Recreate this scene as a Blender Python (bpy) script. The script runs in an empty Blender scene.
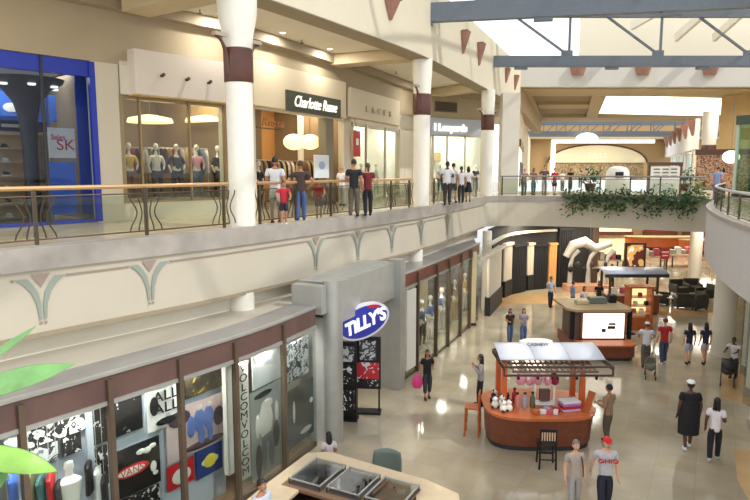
import bpy, math, random
from mathutils import Vector, Matrix
random.seed(7)
SC = bpy.context.scene
COL = SC.collection
PI = math.pi
# ------------------------------------------------------------ camera
F = 620.0; PITCH = math.atan(80/F); CZ = 7.3
_s, _c = math.sin(PITCH), math.cos(PITCH)
def ray(px, py):
    u = (px-375)/F; v = (250-py)/F
    return (u, _c+v*_s, -_s+v*_c)
def G(px, py, Z=0.0):
    r = ray(px, py); t = (Z-CZ)/r[2]
    return (r[0]*t, r[1]*t)
def D(px, py, Y):
    r = ray(px, py); t = Y/r[1]
    return (r[0]*t, Y, CZ+r[2]*t)
cd = bpy.data.cameras.new('camera'); cam = bpy.data.objects.new('camera', cd); COL.objects.link(cam)
cam.location = (0, 0, CZ); cam.rotation_euler = (PI/2-PITCH, 0, 0)
cd.sensor_width = 36; cd.lens = 36*F/750; cd.clip_end = 400; cd.clip_start = 0.05
SC.camera = cam
SC.view_settings.view_transform = 'Standard'; SC.view_settings.look = 'None'
SC.view_settings.gamma = 1; SC.view_settings.exposure = 0.1

# ------------------------------------------------------------ materials
def lin(c):
    return tuple(((x/255)/12.92 if x/255 <= .04045 else ((x/255+.055)/1.055)**2.4) for x in c)
MC = {}
def mat(name, rgb, rough=.6, metal=0, var=.0, scale=6, emit=None, estr=0, bump=0, spec=.5):
    if name in MC: return MC[name]
    m = bpy.data.materials.new(name); m.use_nodes = True; nt = m.node_tree
    b = nt.nodes['Principled BSDF']
    col = lin(rgb)+(1,)
    b.inputs['Base Color'].default_value = col
    b.inputs['Roughness'].default_value = rough; b.inputs['Metallic'].default_value = metal
    b.inputs['Specular IOR Level'].default_value = spec
    if var or bump:
        tc = nt.nodes.new('ShaderNodeTexCoord')
        n = nt.nodes.new('ShaderNodeTexNoise'); n.inputs['Scale'].default_value = scale; n.inputs['Detail'].default_value = 4
        nt.links.new(tc.outputs['Object'], n.inputs['Vector'])
        if var:
            r = nt.nodes.new('ShaderNodeValToRGB')
            r.color_ramp.elements[0].position = .3; r.color_ramp.elements[1].position = .7
            r.color_ramp.elements[0].color = tuple(max(0, x*(1-var)) for x in col[:3])+(1,)
            r.color_ramp.elements[1].color = tuple(min(1, x*(1+var)) for x in col[:3])+(1,)
            nt.links.new(n.outputs['Fac'], r.inputs['Fac']); nt.links.new(r.outputs['Color'], b.inputs['Base Color'])
        if bump:
            bp = nt.nodes.new('ShaderNodeBump'); bp.inputs['Strength'].default_value = bump; bp.inputs['Distance'].default_value = .02
            nt.links.new(n.outputs['Fac'], bp.inputs['Height']); nt.links.new(bp.outputs['Normal'], b.inputs['Normal'])
    if emit:
        b.inputs['Emission Color'].default_value = lin(emit)+(1,); b.inputs['Emission Strength'].default_value = estr
    MC[name] = m
    return m
def glassmat(name, tint=(235, 242, 240), refl=.04, rough=.02, lo=.45):
    if name in MC: return MC[name]
    m = bpy.data.materials.new(name); m.use_nodes = True; nt = m.node_tree
    nt.nodes.clear()
    o = nt.nodes.new('ShaderNodeOutputMaterial'); mx = nt.nodes.new('ShaderNodeMixShader')
    t = nt.nodes.new('ShaderNodeBsdfTransparent'); g = nt.nodes.new('ShaderNodeBsdfGlossy')
    lw = nt.nodes.new('ShaderNodeLayerWeight'); lw.inputs['Blend'].default_value = .25
    mr = nt.nodes.new('ShaderNodeMapRange'); mr.inputs['To Min'].default_value = refl; mr.inputs['To Max'].default_value = lo
    t.inputs['Color'].default_value = lin(tint)+(1,); g.inputs['Roughness'].default_value = rough
    nt.links.new(lw.outputs['Fresnel'], mr.inputs['Value']); nt.links.new(mr.outputs['Result'], mx.inputs['Fac'])
    nt.links.new(t.outputs[0], mx.inputs[1]); nt.links.new(g.outputs[0], mx.inputs[2]); nt.links.new(mx.outputs[0], o.inputs[0])
    MC[name] = m; return m
def artmat(name, cols, scale=3.0, seed=0, rough=.4, emit=0):
    """printed artwork: patches of a few flat colours"""
    if name in MC: return MC[name]
    m = bpy.data.materials.new(name); m.use_nodes = True; nt = m.node_tree; b = nt.nodes['Principled BSDF']
    tc = nt.nodes.new('ShaderNodeTexCoord'); mp = nt.nodes.new('ShaderNodeMapping'); mp.inputs['Location'].default_value = (seed*3.7, seed*1.3, seed*2.1)
    n = nt.nodes.new('ShaderNodeTexNoise'); n.inputs['Scale'].default_value = scale; n.inputs['Detail'].default_value = 3; n.inputs['Distortion'].default_value = .8
    r = nt.nodes.new('ShaderNodeValToRGB'); r.color_ramp.interpolation = 'CONSTANT'
    k = len(cols)
    while len(r.color_ramp.elements) < k: r.color_ramp.elements.new(.5)
    for i, c in enumerate(cols):
        r.color_ramp.elements[i].position = 0 if i == 0 else .38+.26*(i-1)/max(1, k-2) if k > 2 else .5
        r.color_ramp.elements[i].color = lin(c)+(1,)
    nt.links.new(tc.outputs['Object'], mp.inputs[0]); nt.links.new(mp.outputs[0], n.inputs['Vector'])
    nt.links.new(n.outputs['Fac'], r.inputs['Fac']); nt.links.new(r.outputs['Color'], b.inputs['Base Color'])
    b.inputs['Roughness'].default_value = rough
    if emit:
        nt.links.new(r.outputs['Color'], b.inputs['Emission Color']); b.inputs['Emission Strength'].default_value = emit
    MC[name] = m; return m
def tilemat(name, c1, c2, mortar, size, rough, rot=0, var=.15, grout=.01):
    m = bpy.data.materials.new(name); m.use_nodes = True; nt = m.node_tree; b = nt.nodes['Principled BSDF']
    tc = nt.nodes.new('ShaderNodeTexCoord'); mp = nt.nodes.new('ShaderNodeMapping'); mp.inputs['Rotation'].default_value = (0, 0, rot)
    br = nt.nodes.new('ShaderNodeTexBrick'); br.offset = 0; br.inputs['Scale'].default_value = 1
    br.inputs['Brick Width'].default_value = size; br.inputs['Row Height'].default_value = size; br.inputs['Mortar Size'].default_value = grout
    br.inputs['Color1'].default_value = lin(c1)+(1,); br.inputs['Color2'].default_value = lin(c2)+(1,); br.inputs['Mortar'].default_value = lin(mortar)+(1,)
    n = nt.nodes.new('ShaderNodeTexNoise'); n.inputs['Scale'].default_value = .5; n.inputs['Detail'].default_value = 5
    r = nt.nodes.new('ShaderNodeValToRGB'); r.color_ramp.elements[0].color = (1-var,)*3+(1,); r.color_ramp.elements[1].color = (1, 1, 1, 1)
    r.color_ramp.elements[0].position = .35; r.color_ramp.elements[1].position = .65
    mx = nt.nodes.new('ShaderNodeMix'); mx.data_type = 'RGBA'; mx.blend_type = 'MULTIPLY'; mx.inputs[0].default_value = 1
    nt.links.new(tc.outputs['Object'], mp.inputs[0]); nt.links.new(mp.outputs[0], br.inputs['Vector']); nt.links.new(tc.outputs['Object'], n.inputs['Vector'])
    nt.links.new(n.outputs['Fac'], r.inputs['Fac']); nt.links.new(br.outputs['Color'], mx.inputs[6]); nt.links.new(r.outputs['Color'], mx.inputs[7])
    nt.links.new(mx.outputs[2], b.inputs['Base Color']); b.inputs['Specular IOR Level'].default_value = .8
    bp = nt.nodes.new('ShaderNodeBump'); bp.inputs['Strength'].default_value = .12; bp.inputs['Distance'].default_value = .02
    n2 = nt.nodes.new('ShaderNodeTexNoise'); n2.inputs['Scale'].default_value = 1.6; n2.inputs['Detail'].default_value = 2
    nt.links.new(tc.outputs['Object'], n2.inputs['Vector'])
    nt.links.new(n2.outputs['Fac'], bp.inputs['Height']); nt.links.new(bp.outputs['Normal'], b.inputs['Normal'])
    b.inputs['Roughness'].default_value = rough
    MC[name] = m; return m

CREAM = mat('cream_paint', (206, 198, 178), .7, var=.03, scale=1)
CREAM2 = mat('pale_cream_paint', (224, 218, 202), .7, var=.03, scale=1)
TAN = mat('tan_paint', (172, 157, 130), .75, var=.04, scale=.8)
SOFFIT = mat('soffit_brown', (156, 142, 118), .75, var=.04)
WHITE = mat('white_paint', (238, 234, 224), .5)
COLW = mat('column_white', (240, 236, 222), .45, var=.02)
BROWN = mat('brown_leather_paint', (92, 56, 44), .35, var=.12, scale=5)
SCONCE = mat('sconce_rust', (160, 116, 102), .5, var=.12, scale=8)
GREYST = mat('grey_stone', (168, 160, 150), .45, var=.12, scale=2.5, bump=.1)
INLAY = mat('sage_inlay', (146, 154, 142), .6); INLAY2 = mat('mauve_inlay', (156, 138, 126), .6)
STEEL = mat('blue_grey_steel', (108, 116, 124), .5, .2, var=.05)
METAL = mat('brushed_metal', (178, 178, 172), .4, .45, var=.06, scale=3)
BRONZE = mat('dark_bronze', (92, 76, 60), .4, .6)
MULL = mat('mullion_brown', (108, 92, 76), .45, .4)
BRASS = mat('brass_handrail', (200, 160, 112), .3, .35)
BAND = mat('brown_sign_band', (104, 80, 74), .3, var=.1, scale=2)
BAND2 = mat('rust_sign_band', (116, 66, 52), .3, var=.1, scale=2)
LEDGE = mat('glossy_ledge', (142, 138, 134), .3, var=.08, scale=2)
BLACK = mat('black', (22, 22, 24), .5); DARK = mat('dark_grey', (52, 52, 54), .6)
SILV = mat('silver_awning', (196, 202, 216), .35, .3)
WOODO = mat('orange_wood', (186, 98, 50), .4, var=.15, scale=9)
WOODR = mat('red_brown_wood', (122, 66, 44), .4, var=.12, scale=6)
WOODT = mat('tan_wood', (212, 190, 156), .35, var=.06, scale=5)
WOODL = mat('light_wood', (196, 164, 110), .5, var=.1, scale=5)
GLASS = glassmat('clear_glass'); RGLASS = glassmat('rail_glass', (236, 240, 234), .03)
DGLASS = glassmat('shop_glass', (236, 240, 238), .018, lo=.22)
BLUE = mat('royal_blue', (30, 52, 168), .35); BLUE2 = mat('bright_blue', (58, 104, 190), .5, var=.1)
LAMP = mat('lamp_glow', (255, 250, 235), .5, emit=(255, 244, 214), estr=6)
LAMPY = mat('yellow_lamp_glow', (255, 240, 190), .5, emit=(255, 226, 150), estr=1.6)
LEAF = mat('leaf_green', (92, 128, 66), .5, var=.3, scale=3); LEAF2 = mat('dark_leaf_green', (56, 86, 54), .5, var=.3, scale=3)
REDM = mat('red', (190, 32, 40), .5); SKINS = [mat('skin_light', (214, 166, 138), .55), mat('skin_tan', (176, 124, 94), .55), mat('skin_dark', (92, 62, 48), .55)]

# ------------------------------------------------------------ mesh builder
class MB:
    def __init__(s): s.v = []; s.f = []; s.mi = []; s.m = 0
    def add(s, vs, fs):
        o = len(s.v); s.v += [tuple(v) for v in vs]; s.f += [tuple(i+o for i in f) for f in fs]; s.mi += [s.m]*len(fs); return s
    def box(s, c, d, rz=0, M=None):
        x, y, z = d[0]/2, d[1]/2, d[2]/2; ca, sa = math.cos(rz), math.sin(rz)
        vs = []
        for a, b_, e in ((-x, -y, -z), (x, -y, -z), (x, y, -z), (-x, y, -z), (-x, -y, z), (x, -y, z), (x, y, z), (-x, y, z)):
            if M: p = M @ Vector((a, b_, e)); vs.append((p.x+c[0], p.y+c[1], p.z+c[2]))
            else: vs.append((c[0]+a*ca-b_*sa, c[1]+a*sa+b_*ca, c[2]+e))
        return s.add(vs, [(0, 3, 2, 1), (4, 5, 6, 7), (0, 1, 5, 4), (1, 2, 6, 5), (2, 3, 7, 6), (3, 0, 4, 7)])
    def b2(s, x0, y0, z0, x1, y1, z1): return s.box(((x0+x1)/2, (y0+y1)/2, (z0+z1)/2), (abs(x1-x0), abs(y1-y0), abs(z1-z0)))
    def prism(s, poly, z0, z1):
        n = len(poly); a = sum(poly[i][0]*poly[(i+1) % n][1]-poly[(i+1) % n][0]*poly[i][1] for i in range(n))
        if a < 0: poly = poly[::-1]
        vs = [(p[0], p[1], z0) for p in poly]+[(p[0], p[1], z1) for p in poly]
        return s.add(vs, [tuple(range(n))[::-1], tuple(range(n, 2*n))]+[(i, (i+1) % n, n+(i+1) % n, n+i) for i in range(n)])
    def wall(s, path, z0, z1, th):
        """ribbon wall along a plan path, thickness th to its left; one quad box per segment, shared corners"""
        o = offs(path, th); n = len(path)
        vs = []
        for p, q in zip(path, o): vs += [(p[0], p[1], z0), (p[0], p[1], z1), (q[0], q[1], z1), (q[0], q[1], z0)]
        fs = []
        for i in range(n-1):
            a, b_ = 4*i, 4*i+4
            for k in range(4): fs.append((a+k, b_+k, b_+(k+1) % 4, a+(k+1) % 4))
        fs += [(0, 1, 2, 3), (4*n-1, 4*n-2, 4*n-3, 4*n-4)]
        return s.add(vs, fs)
    def cyl(s, c, r0, z0, z1, r1=None, n=20):
        return s.lathe(c, [(r0, z0), (r0 if r1 is None else r1, z1)], n)
    def lathe(s, c, prof, n=20, sx=1, sy=1):
        vs = []; fs = []
        for r, z in prof:
            for i in range(n):
                a = 2*PI*i/n; vs.append((c[0]+r*sx*math.cos(a), c[1]+r*sy*math.sin(a), z))
        for k in range(len(prof)-1):
            for i in range(n): fs.append((k*n+i, k*n+(i+1) % n, (k+1)*n+(i+1) % n, (k+1)*n+i))
        fs.append(tuple(range(n))[::-1]); fs.append(tuple(range((len(prof)-1)*n, len(prof)*n)))
        return s.add(vs, fs)
    def tube(s, pts, r, n=8):
        pts = [Vector(p) for p in pts]; R = r if isinstance(r, (list, tuple)) else [r]*len(pts)
        vs = []; fs = []; up0 = None
        for i, p in enumerate(pts):
            t = (pts[min(i+1, len(pts)-1)]-pts[max(i-1, 0)]).normalized()
            if up0 is None: up0 = Vector((0, 0, 1)) if abs(t.z) < .9 else Vector((1, 0, 0))
            a = t.cross(up0).normalized(); b_ = a.cross(t).normalized(); up0 = b_
            for k in range(n):
                q = p+(a*math.cos(2*PI*k/n)+b_*math.sin(2*PI*k/n))*R[i]; vs.append(q)
        for i in range(len(pts)-1):
            for k in range(n): fs.append((i*n+k, i*n+(k+1) % n, (i+1)*n+(k+1) % n, (i+1)*n+k))
        fs.append(tuple(range(n))[::-1]); fs.append(tuple(range((len(pts)-1)*n, len(pts)*n)))
        return s.add(vs, fs)
    def bar(s, a, b_, w, h):
        a = Vector(a); b_ = Vector(b_); d = b_-a; L = d.length
        q = d.to_track_quat('X', 'Z').to_matrix()
        c = (a+b_)/2
        return s.box(c, (L, w, h), M=q)
    def ell(s, c, r, n=12, m=8, fn=None, M=None):
        vs = []; fs = []
        def put(x, y, z):
            if fn: x, y, z = fn(x, y, z)
            p = Vector((x*r[0], y*r[1], z*r[2]))
            if M: p = M @ p
            vs.append((p.x+c[0], p.y+c[1], p.z+c[2]))
        put(0, 0, -1)
        for j in range(1, m):
            a = -PI/2+PI*j/m
            for i in range(n): put(math.cos(a)*math.cos(2*PI*i/n), math.cos(a)*math.sin(2*PI*i/n), math.sin(a))
        put(0, 0, 1)
        for i in range(n): fs.append((0, 1+(i+1) % n, 1+i))
        for j in range(m-2):
            for i in range(n): fs.append((1+j*n+i, 1+j*n+(i+1) % n, 1+(j+1)*n+(i+1) % n, 1+(j+1)*n+i))
        e = len(vs)-1
        for i in range(n): fs.append((1+(m-2)*n+i, 1+(m-2)*n+(i+1) % n, e))
        return s.add(vs, fs)
    def mesh(s, name, mats, smooth=False):
        me = bpy.data.meshes.new(name); me.from_pydata(s.v, [], s.f)
        for m in (mats if isinstance(mats, (list, tuple)) else [mats]): me.materials.append(m)
        for p, k in zip(me.polygons, s.mi): p.material_index = k
        me.validate()
        if smooth: smooth_angle(me)
        me.update(); return me
    def build(s, name, mats, parent=None, smooth=False, bevel=0):
        o = link(name, s.mesh(name, mats, smooth), parent)
        if bevel:
            bm = o.modifiers.new('bevel', 'BEVEL'); bm.width = bevel; bm.segments = 2; bm.limit_method = 'ANGLE'
        return o
def smooth_angle(me, ang=35):
    for p in me.polygons: p.use_smooth = True
    try: me.set_sharp_from_angle(angle=math.radians(ang))
    except Exception: pass
def link(name, me, parent=None):
    o = bpy.data.objects.new(name, me); COL.objects.link(o)
    if parent: o.parent = parent; o.matrix_parent_inverse = Matrix.Identity(4)
    return o
def tag(o, label=None, cat=None, group=None, kind=None):
    if label: o['label'] = label
    if cat: o['category'] = cat
    if group: o['group'] = group
    if kind: o['kind'] = kind
    return o
def empty(name, loc, rz=0, label=None, cat=None, group=None):
    o = bpy.data.objects.new(name, None); COL.objects.link(o); o.location = loc; o.rotation_euler = (0, 0, rz)
    o.empty_display_size = .2
    return tag(o, label, cat, group)
def struct(name, mb, mats, smooth=False, parent=None):
    o = mb.build(name, mats, parent, smooth)
    if not parent: o['kind'] = 'structure'
    return o
def kids(o): return [c for c in COL.objects if c.parent == o]
CH = {}
def copy_tree(o, parent=None):
    c = o.copy(); COL.objects.link(c); c.parent = parent
    for ch in kids(o): copy_tree(ch, c)
    return c
def dup(o, loc, rz=0, label=None, group=None, scale=None):
    c = copy_tree(o); c.location = loc; c.rotation_euler = (0, 0, rz)
    if label: c['label'] = label
    if group: c['group'] = group
    if scale: c.scale = scale if isinstance(scale, tuple) else (scale,)*3
    return c
def text(name, s, size, loc, rot, m, parent=None, ext=.01, sx=1, shear=0, align='CENTER', bold=0):
    cu = bpy.data.curves.new(name, 'FONT'); cu.body = s; cu.size = size; cu.extrude = ext; cu.align_x = align; cu.align_y = 'CENTER'; cu.shear = shear; cu.offset = bold
    cu.resolution_u = 3
    t = bpy.data.objects.new(name, cu); COL.objects.link(t)
    dg = bpy.context.evaluated_depsgraph_get(); me = bpy.data.meshes.new_from_object(t.evaluated_get(dg))
    bpy.data.objects.remove(t)
    me.materials.clear(); me.materials.append(m)
    o = link(name, me, parent); o.location = loc; o.rotation_euler = rot; o.scale = (sx, 1, 1)
    return o

# ------------------------------------------------------------ plan paths
def offs(path, d):
    out = []
    for i, p in enumerate(path):
        a = path[max(i-1, 0)]; b_ = path[min(i+1, len(path)-1)]
        t1 = Vector((p[0]-a[0], p[1]-a[1])) if i else None
        t2 = Vector((b_[0]-p[0], b_[1]-p[1])) if i < len(path)-1 else None
        n1 = Vector((-t1.y, t1.x)).normalized() if t1 else None
        n2 = Vector((-t2.y, t2.x)).normalized() if t2 else None
        if n1 and n2:
            n = (n1+n2); n.normalize(); k = d/max(.4, n.dot(n1))
        else: n = n1 or n2; k = d
        out.append((p[0]+n.x*k, p[1]+n.y*k))
    return out
def smoothpath(pts, n=5):
    out = []
    for i in range(len(pts)-1):
        p0 = pts[max(i-1, 0)]; p1 = pts[i]; p2 = pts[i+1]; p3 = pts[min(i+2, len(pts)-1)]
        for k in range(n):
            t = k/n
            out.append(tuple(.5*((2*p1[j])+(-p0[j]+p2[j])*t+(2*p0[j]-5*p1[j]+4*p2[j]-p3[j])*t*t+(-p0[j]+3*p1[j]-3*p2[j]+p3[j])*t**3) for j in (0, 1)))
    out.append(tuple(pts[-1])); return out
def hit(path, px, py, ext=False):
    """point where the sight line through a pixel meets the vertical surface standing on a plan path"""
    r = ray(px, py); best = None
    for i in range(len(path)-1):
        (ax, ay), (bx, by) = path[i], path[i+1]
        dx, dy = bx-ax, by-ay; den = r[0]*dy-r[1]*dx
        if abs(den) < 1e-9: continue
        t = (ax*dy-ay*dx)/den; u = (ax*r[1]-ay*r[0])/den
        L_ = math.hypot(dx, dy); ex = 30.0/max(L_, .01)
        lo = -ex if i == 0 and ext else -1e-6; hi = 1+ex if i == len(path)-2 and ext else 1+1e-6
        if lo <= u <= hi and t > 0 and (best is None or t < best[0]):
            L = math.hypot(dx, dy); best = (t, (r[0]*t, r[1]*t, CZ+r[2]*t), (dx/L, dy/L))
    if best is None and not ext: return hit(path, px, py, True)
    if best is None:
        i = min(range(len(path)-1), key=lambda i: abs(path[i][0]*r[1]-path[i][1]*r[0])/math.hypot(*path[i]))
        (ax, ay), (bx, by) = path[i], path[i+1]; L = math.hypot(bx-ax, by-ay); t = ay/r[1]
        best = (t, (ax, ay, CZ+r[2]*t), ((bx-ax)/L, (by-ay)/L))
    return (best[1], best[2]) if best else (None, None)
def subpath(path, px0, px1, py=200):
    """piece of a path between two picture columns"""
    a, _ = hit(path, px0, py); b_, _ = hit(path, px1, py)
    def par(p):
        bestd = 1e9; best = 0
        for i in range(len(path)-1):
            ax, ay = path[i]; bx, by = path[i+1]; L2 = (bx-ax)**2+(by-ay)**2
            u = max(0, min(1, ((p[0]-ax)*(bx-ax)+(p[1]-ay)*(by-ay))/L2)); d = math.hypot(ax+u*(bx-ax)-p[0], ay+u*(by-ay)-p[1])
            if d < bestd: bestd = d; best = i+u
        return best
    ia, ib = par(a), par(b_)
    return [(a[0], a[1])]+[path[i] for i in range(len(path)) if ia+1e-3 < i < ib-1e-3]+[(b_[0], b_[1])]
def along(path, step):
    """points every step metres: (x,y,tx,ty)"""
    out = []; carry = 0
    for i in range(len(path)-1):
        ax, ay = path[i]; bx, by = path[i+1]; L = math.hypot(bx-ax, by-ay); s_ = carry
        while s_ < L: out.append((ax+(bx-ax)*s_/L, ay+(by-ay)*s_/L, (bx-ax)/L, (by-ay)/L)); s_ += step
        carry = s_-L
    return out

P = smoothpath([(-11.5, 4.5), (-8.6, 8.6), (-6.55, 11.6), (-3.63, 15.35), (0.05, 21.45), (2.35, 25.8), (6.0, 34.4)], 5)      # left balcony edge
BR = smoothpath([(6.0, 34.4), (6.9, 35.1), (9.2, 35.1), (12, 34.2), (15, 32.5), (17.3, 31.2)], 4)                        # bridge front
PR = smoothpath([(17.3, 31.2), (13.55, 25.2), (11.0, 19.8), (9.45, 15.5), (8.2, 11.0), (7.6, 6)], 4)                          # right balcony edge, far to near
W = [(-13.5, 11.9), (-9.7, 15.9), (-8.3, 17.5), (-5.05, 21.2), (-1.15, 28.8), (1.4, 34.8), (2.9, 38.6), (9.2, 42.5)]           # upper shop wall
S1 = smoothpath([(-8.6, 5.2), (-6.9, 7.4), (-5.6, 9.2), (-4.73, 10.35), (-2.75, 13.2), (-1.55, 15.75)], 4)                      # lower shop front, near
S2 = smoothpath([(1.0, 20.9), (2.5, 24.0), (4.3, 28.0), (5.1, 30.0)], 4)                                                       # lower shop front, far
ZS, ZT, ZC = 4.15, 5.8, 11.7
EDGE = P[:-1]+BR

# ------------------------------------------------------------ the setting
FLOOR = tilemat('polished_tile', (190, 177, 152), (182, 167, 139), (170, 156, 130), .9, .09, .5, .32, .006)
UTILE = tilemat('upper_tile', (206, 192, 164), (196, 180, 150), (176, 160, 130), .6, .25, .5)
FORANGE = mat('warm_reflection_patch', (194, 158, 112), .15, var=.12, scale=1.2)  # warm reflected light painted as a flat floor colour
struct('floor', MB().b2(-25, -4, -.2, 62, 92, 0), FLOOR)
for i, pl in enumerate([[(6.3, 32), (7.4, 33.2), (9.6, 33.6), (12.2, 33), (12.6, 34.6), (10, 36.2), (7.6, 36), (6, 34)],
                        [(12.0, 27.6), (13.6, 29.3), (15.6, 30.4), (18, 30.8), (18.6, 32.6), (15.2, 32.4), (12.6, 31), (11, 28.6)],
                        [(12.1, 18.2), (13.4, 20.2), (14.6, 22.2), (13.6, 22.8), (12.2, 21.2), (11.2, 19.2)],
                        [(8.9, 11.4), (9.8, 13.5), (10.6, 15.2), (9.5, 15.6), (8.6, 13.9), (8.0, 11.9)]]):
    struct('trim_%d' % (i+1), MB().prism(pl, 0.0, .004), FORANGE)  # thin patches carrying the painted warm reflections, not laid trim
# balcony slabs
us = struct('floor', MB().prism(offs(P, .02)+[(5.8, 36), (9.2, 42.5), (9.4, 43.2), (-14, 43.2), (-24, 30), (-24, 4.5)], ZS, ZT), UTILE)
struct('floor', MB().prism(BR+[(24, 42.5), (24, 44), (9.4, 44), (9.4, 43.2), (9.2, 42.5), (5.9, 36)], ZS, ZT), UTILE)
struct('floor', MB().prism(PR+[(60, 6), (60, 90), (44, 90), (30, 58), (24, 42.5)], ZS, ZT), UTILE)
struct('floor', MB().prism([(9.4, 44), (12.5, 56), (17, 90), (-20, 90), (-20, 44)], ZS, ZT), UTILE)
struct('floor', MB().prism([(-9, -3.5), (7, -3.5), (7, 1.5), (-9, 1.5)], ZS, ZT), UTILE)
# fascias of the balcony edge
w = struct('wall_left', MB().wall(offs(P, -.06), ZS, 5.42, .08), mat('fascia_cream', (196, 187, 168), .65, var=.03, scale=1))
struct('trim_5', MB().wall(offs(P, -.14), 5.42, ZT+.06, .34), GREYST)
struct('trim_6', MB().wall(offs(P, -.10), ZS-.03, ZS+.05, .2), SOFFIT)
struct('wall_left', MB().wall(offs(P, .3), 3.55, ZS, .15), CREAM2)
struct('wall_back', MB().wall(offs(BR, -.06), ZS, 5.55, .08), CREAM)
struct('trim_7', MB().wall(offs(BR, -.1), 5.55, ZT+.05, .3), GREYST)
struct('wall_right', MB().wall(offs(PR, -.06), ZS-.1, ZT, .1), mat('right_fascia_grey', (198, 196, 196), .6, var=.03))
struct('trim_8', MB().wall(offs(PR, -.1), ZT-.02, ZT+.1, .3), GREYST)
# painted Y-shaped ornaments along the left balcony face
PF = offs(P, -.075)
def ydeco(p, t, sc_=.88):
    mb = MB(); n = (t[1], -t[0])
    def q(a, z, d=0.0):
        a *= sc_; return (p[0]+t[0]*a+n[0]*(.012+d), p[1]+t[1]*a+n[1]*(.012+d), z)
    def strip(pts, wd, mi):
        mb.m = mi
        for k in range(len(pts)-1):
            (a0, z0, w0), (a1, z1, w1) = pts[k], pts[k+1]
            mb.add([q(a0-w0, z0), q(a0+w0, z0), q(a1+w1, z1), q(a1-w1, z1)], [(0, 1, 2, 3)])
    for sg in (-1, 1):
        strip([(sg*.05, 4.45, .03), (sg*.07, 4.75, .045), (sg*.14, 4.98, .07), (sg*.27, 5.15, .09), (sg*.42, 5.27, .12)], 0, 0)
        strip([(sg*.58, 5.23, .03), (sg*.58, 5.28, .03)], 0, 1)
        strip([(sg*.05, 4.36, .03), (sg*.05, 4.41, .03)], 0, 1)
    mb.m = 1
    mb.add([q(-.2, 5.33), q(0, 5.08), q(.2, 5.33)], [(0, 1, 2)])
    o = mb.build('painted_ornament', [INLAY, INLAY2], w)
DECO = [42, 151, 316, 358, 392, 421, 447]
dp = [hit(PF, x, 300 if x < 200 else 250) for x in DECO]
for p_, t_ in dp: ydeco(p_, t_)
ln = MB()
for a, b_ in zip(dp[:-1], dp[1:]):
    sp = subpath(PF, 375, 376, 250) if False else None
    A, B = a[0], b_[0]; L = math.hypot(B[0]-A[0], B[1]-A[1])
    k0, k1 = .55/L, 1-.55/L
    if k1 > k0:
        pts = [q for q in PF]
        n = 6
        seg = []
        for i in range(n+1):
            u = k0+(k1-k0)*i/n; X, Y = A[0]+(B[0]-A[0])*u, A[1]+(B[1]-A[1])*u
            # drop onto the face
            best = min(((lambda ax, ay, bx, by: (lambda uu: (math.hypot(ax+uu*(bx-ax)-X, ay+uu*(by-ay)-Y), ax+uu*(bx-ax), ay+uu*(by-ay)))(max(0, min(1, ((X-ax)*(bx-ax)+(Y-ay)*(by-ay))/((bx-ax)**2+(by-ay)**2)))))(*PF[j], *PF[j+1]) for j in range(len(PF)-1)), key=lambda e: e[0])
            seg.append((best[1], best[2]))
        ln.wall(offs(seg, -.012), 5.235, 5.27, .01)
ln.build('painted_line', INLAY2, w)

# upper shop wall and walkway ceiling
def wallband(name, path, z0, z1, th, m): return struct(name, MB().wall(path, z0, z1, th), m)
wallband('wall_left', W, 10.33, 12.2, .3, TAN)
for a, b_ in ((95, 122), (226, 256), (344, 351), (400, 431)):
    wallband('wall_left', subpath(W, a, b_, 150), ZT, 10.33, .3, CREAM)
wallband('wall_left', subpath(W, 122, 226, 150), ZT, ZT+.5, .25, CREAM)
wl = MB().prism(offs(P, .8)+offs(W, -.0)[::-1], 12.15, 12.35); struct('ceiling', wl, CREAM2)
UF = P[:-1]+smoothpath([(6.0, 34.4), (7.6, 38.3), (10.2, 44.6)], 4)
struct('ceiling', MB().prism([q for q in offs(UF, .75) if q[1] > 33]+[(9.6, 46), (7, 46), (1.4, 40), (1.6, 34)], 12.37, 12.5), CREAM2)
UF2 = [(10.2, 44.6), (11.9, 50), (14.2, 57.5), (20.0, 76)]
struct('wall_left', MB().wall(UF, ZC, 14.5, .8), mat('upper_fascia', (218, 208, 184), .7, var=.03, scale=1))
struct('wall_left', MB().wall(UF2, ZC, 13.3, .8), mat('fascia_tan', (186, 166, 130), .7))
struct('trim_9', MB().wall(UF, ZC-.03, ZC-.004, .8), SOFFIT)
struct('trim_10', MB().wall(offs(W, -.35), 11.8, 12.14, .35), SOFFIT)
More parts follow.
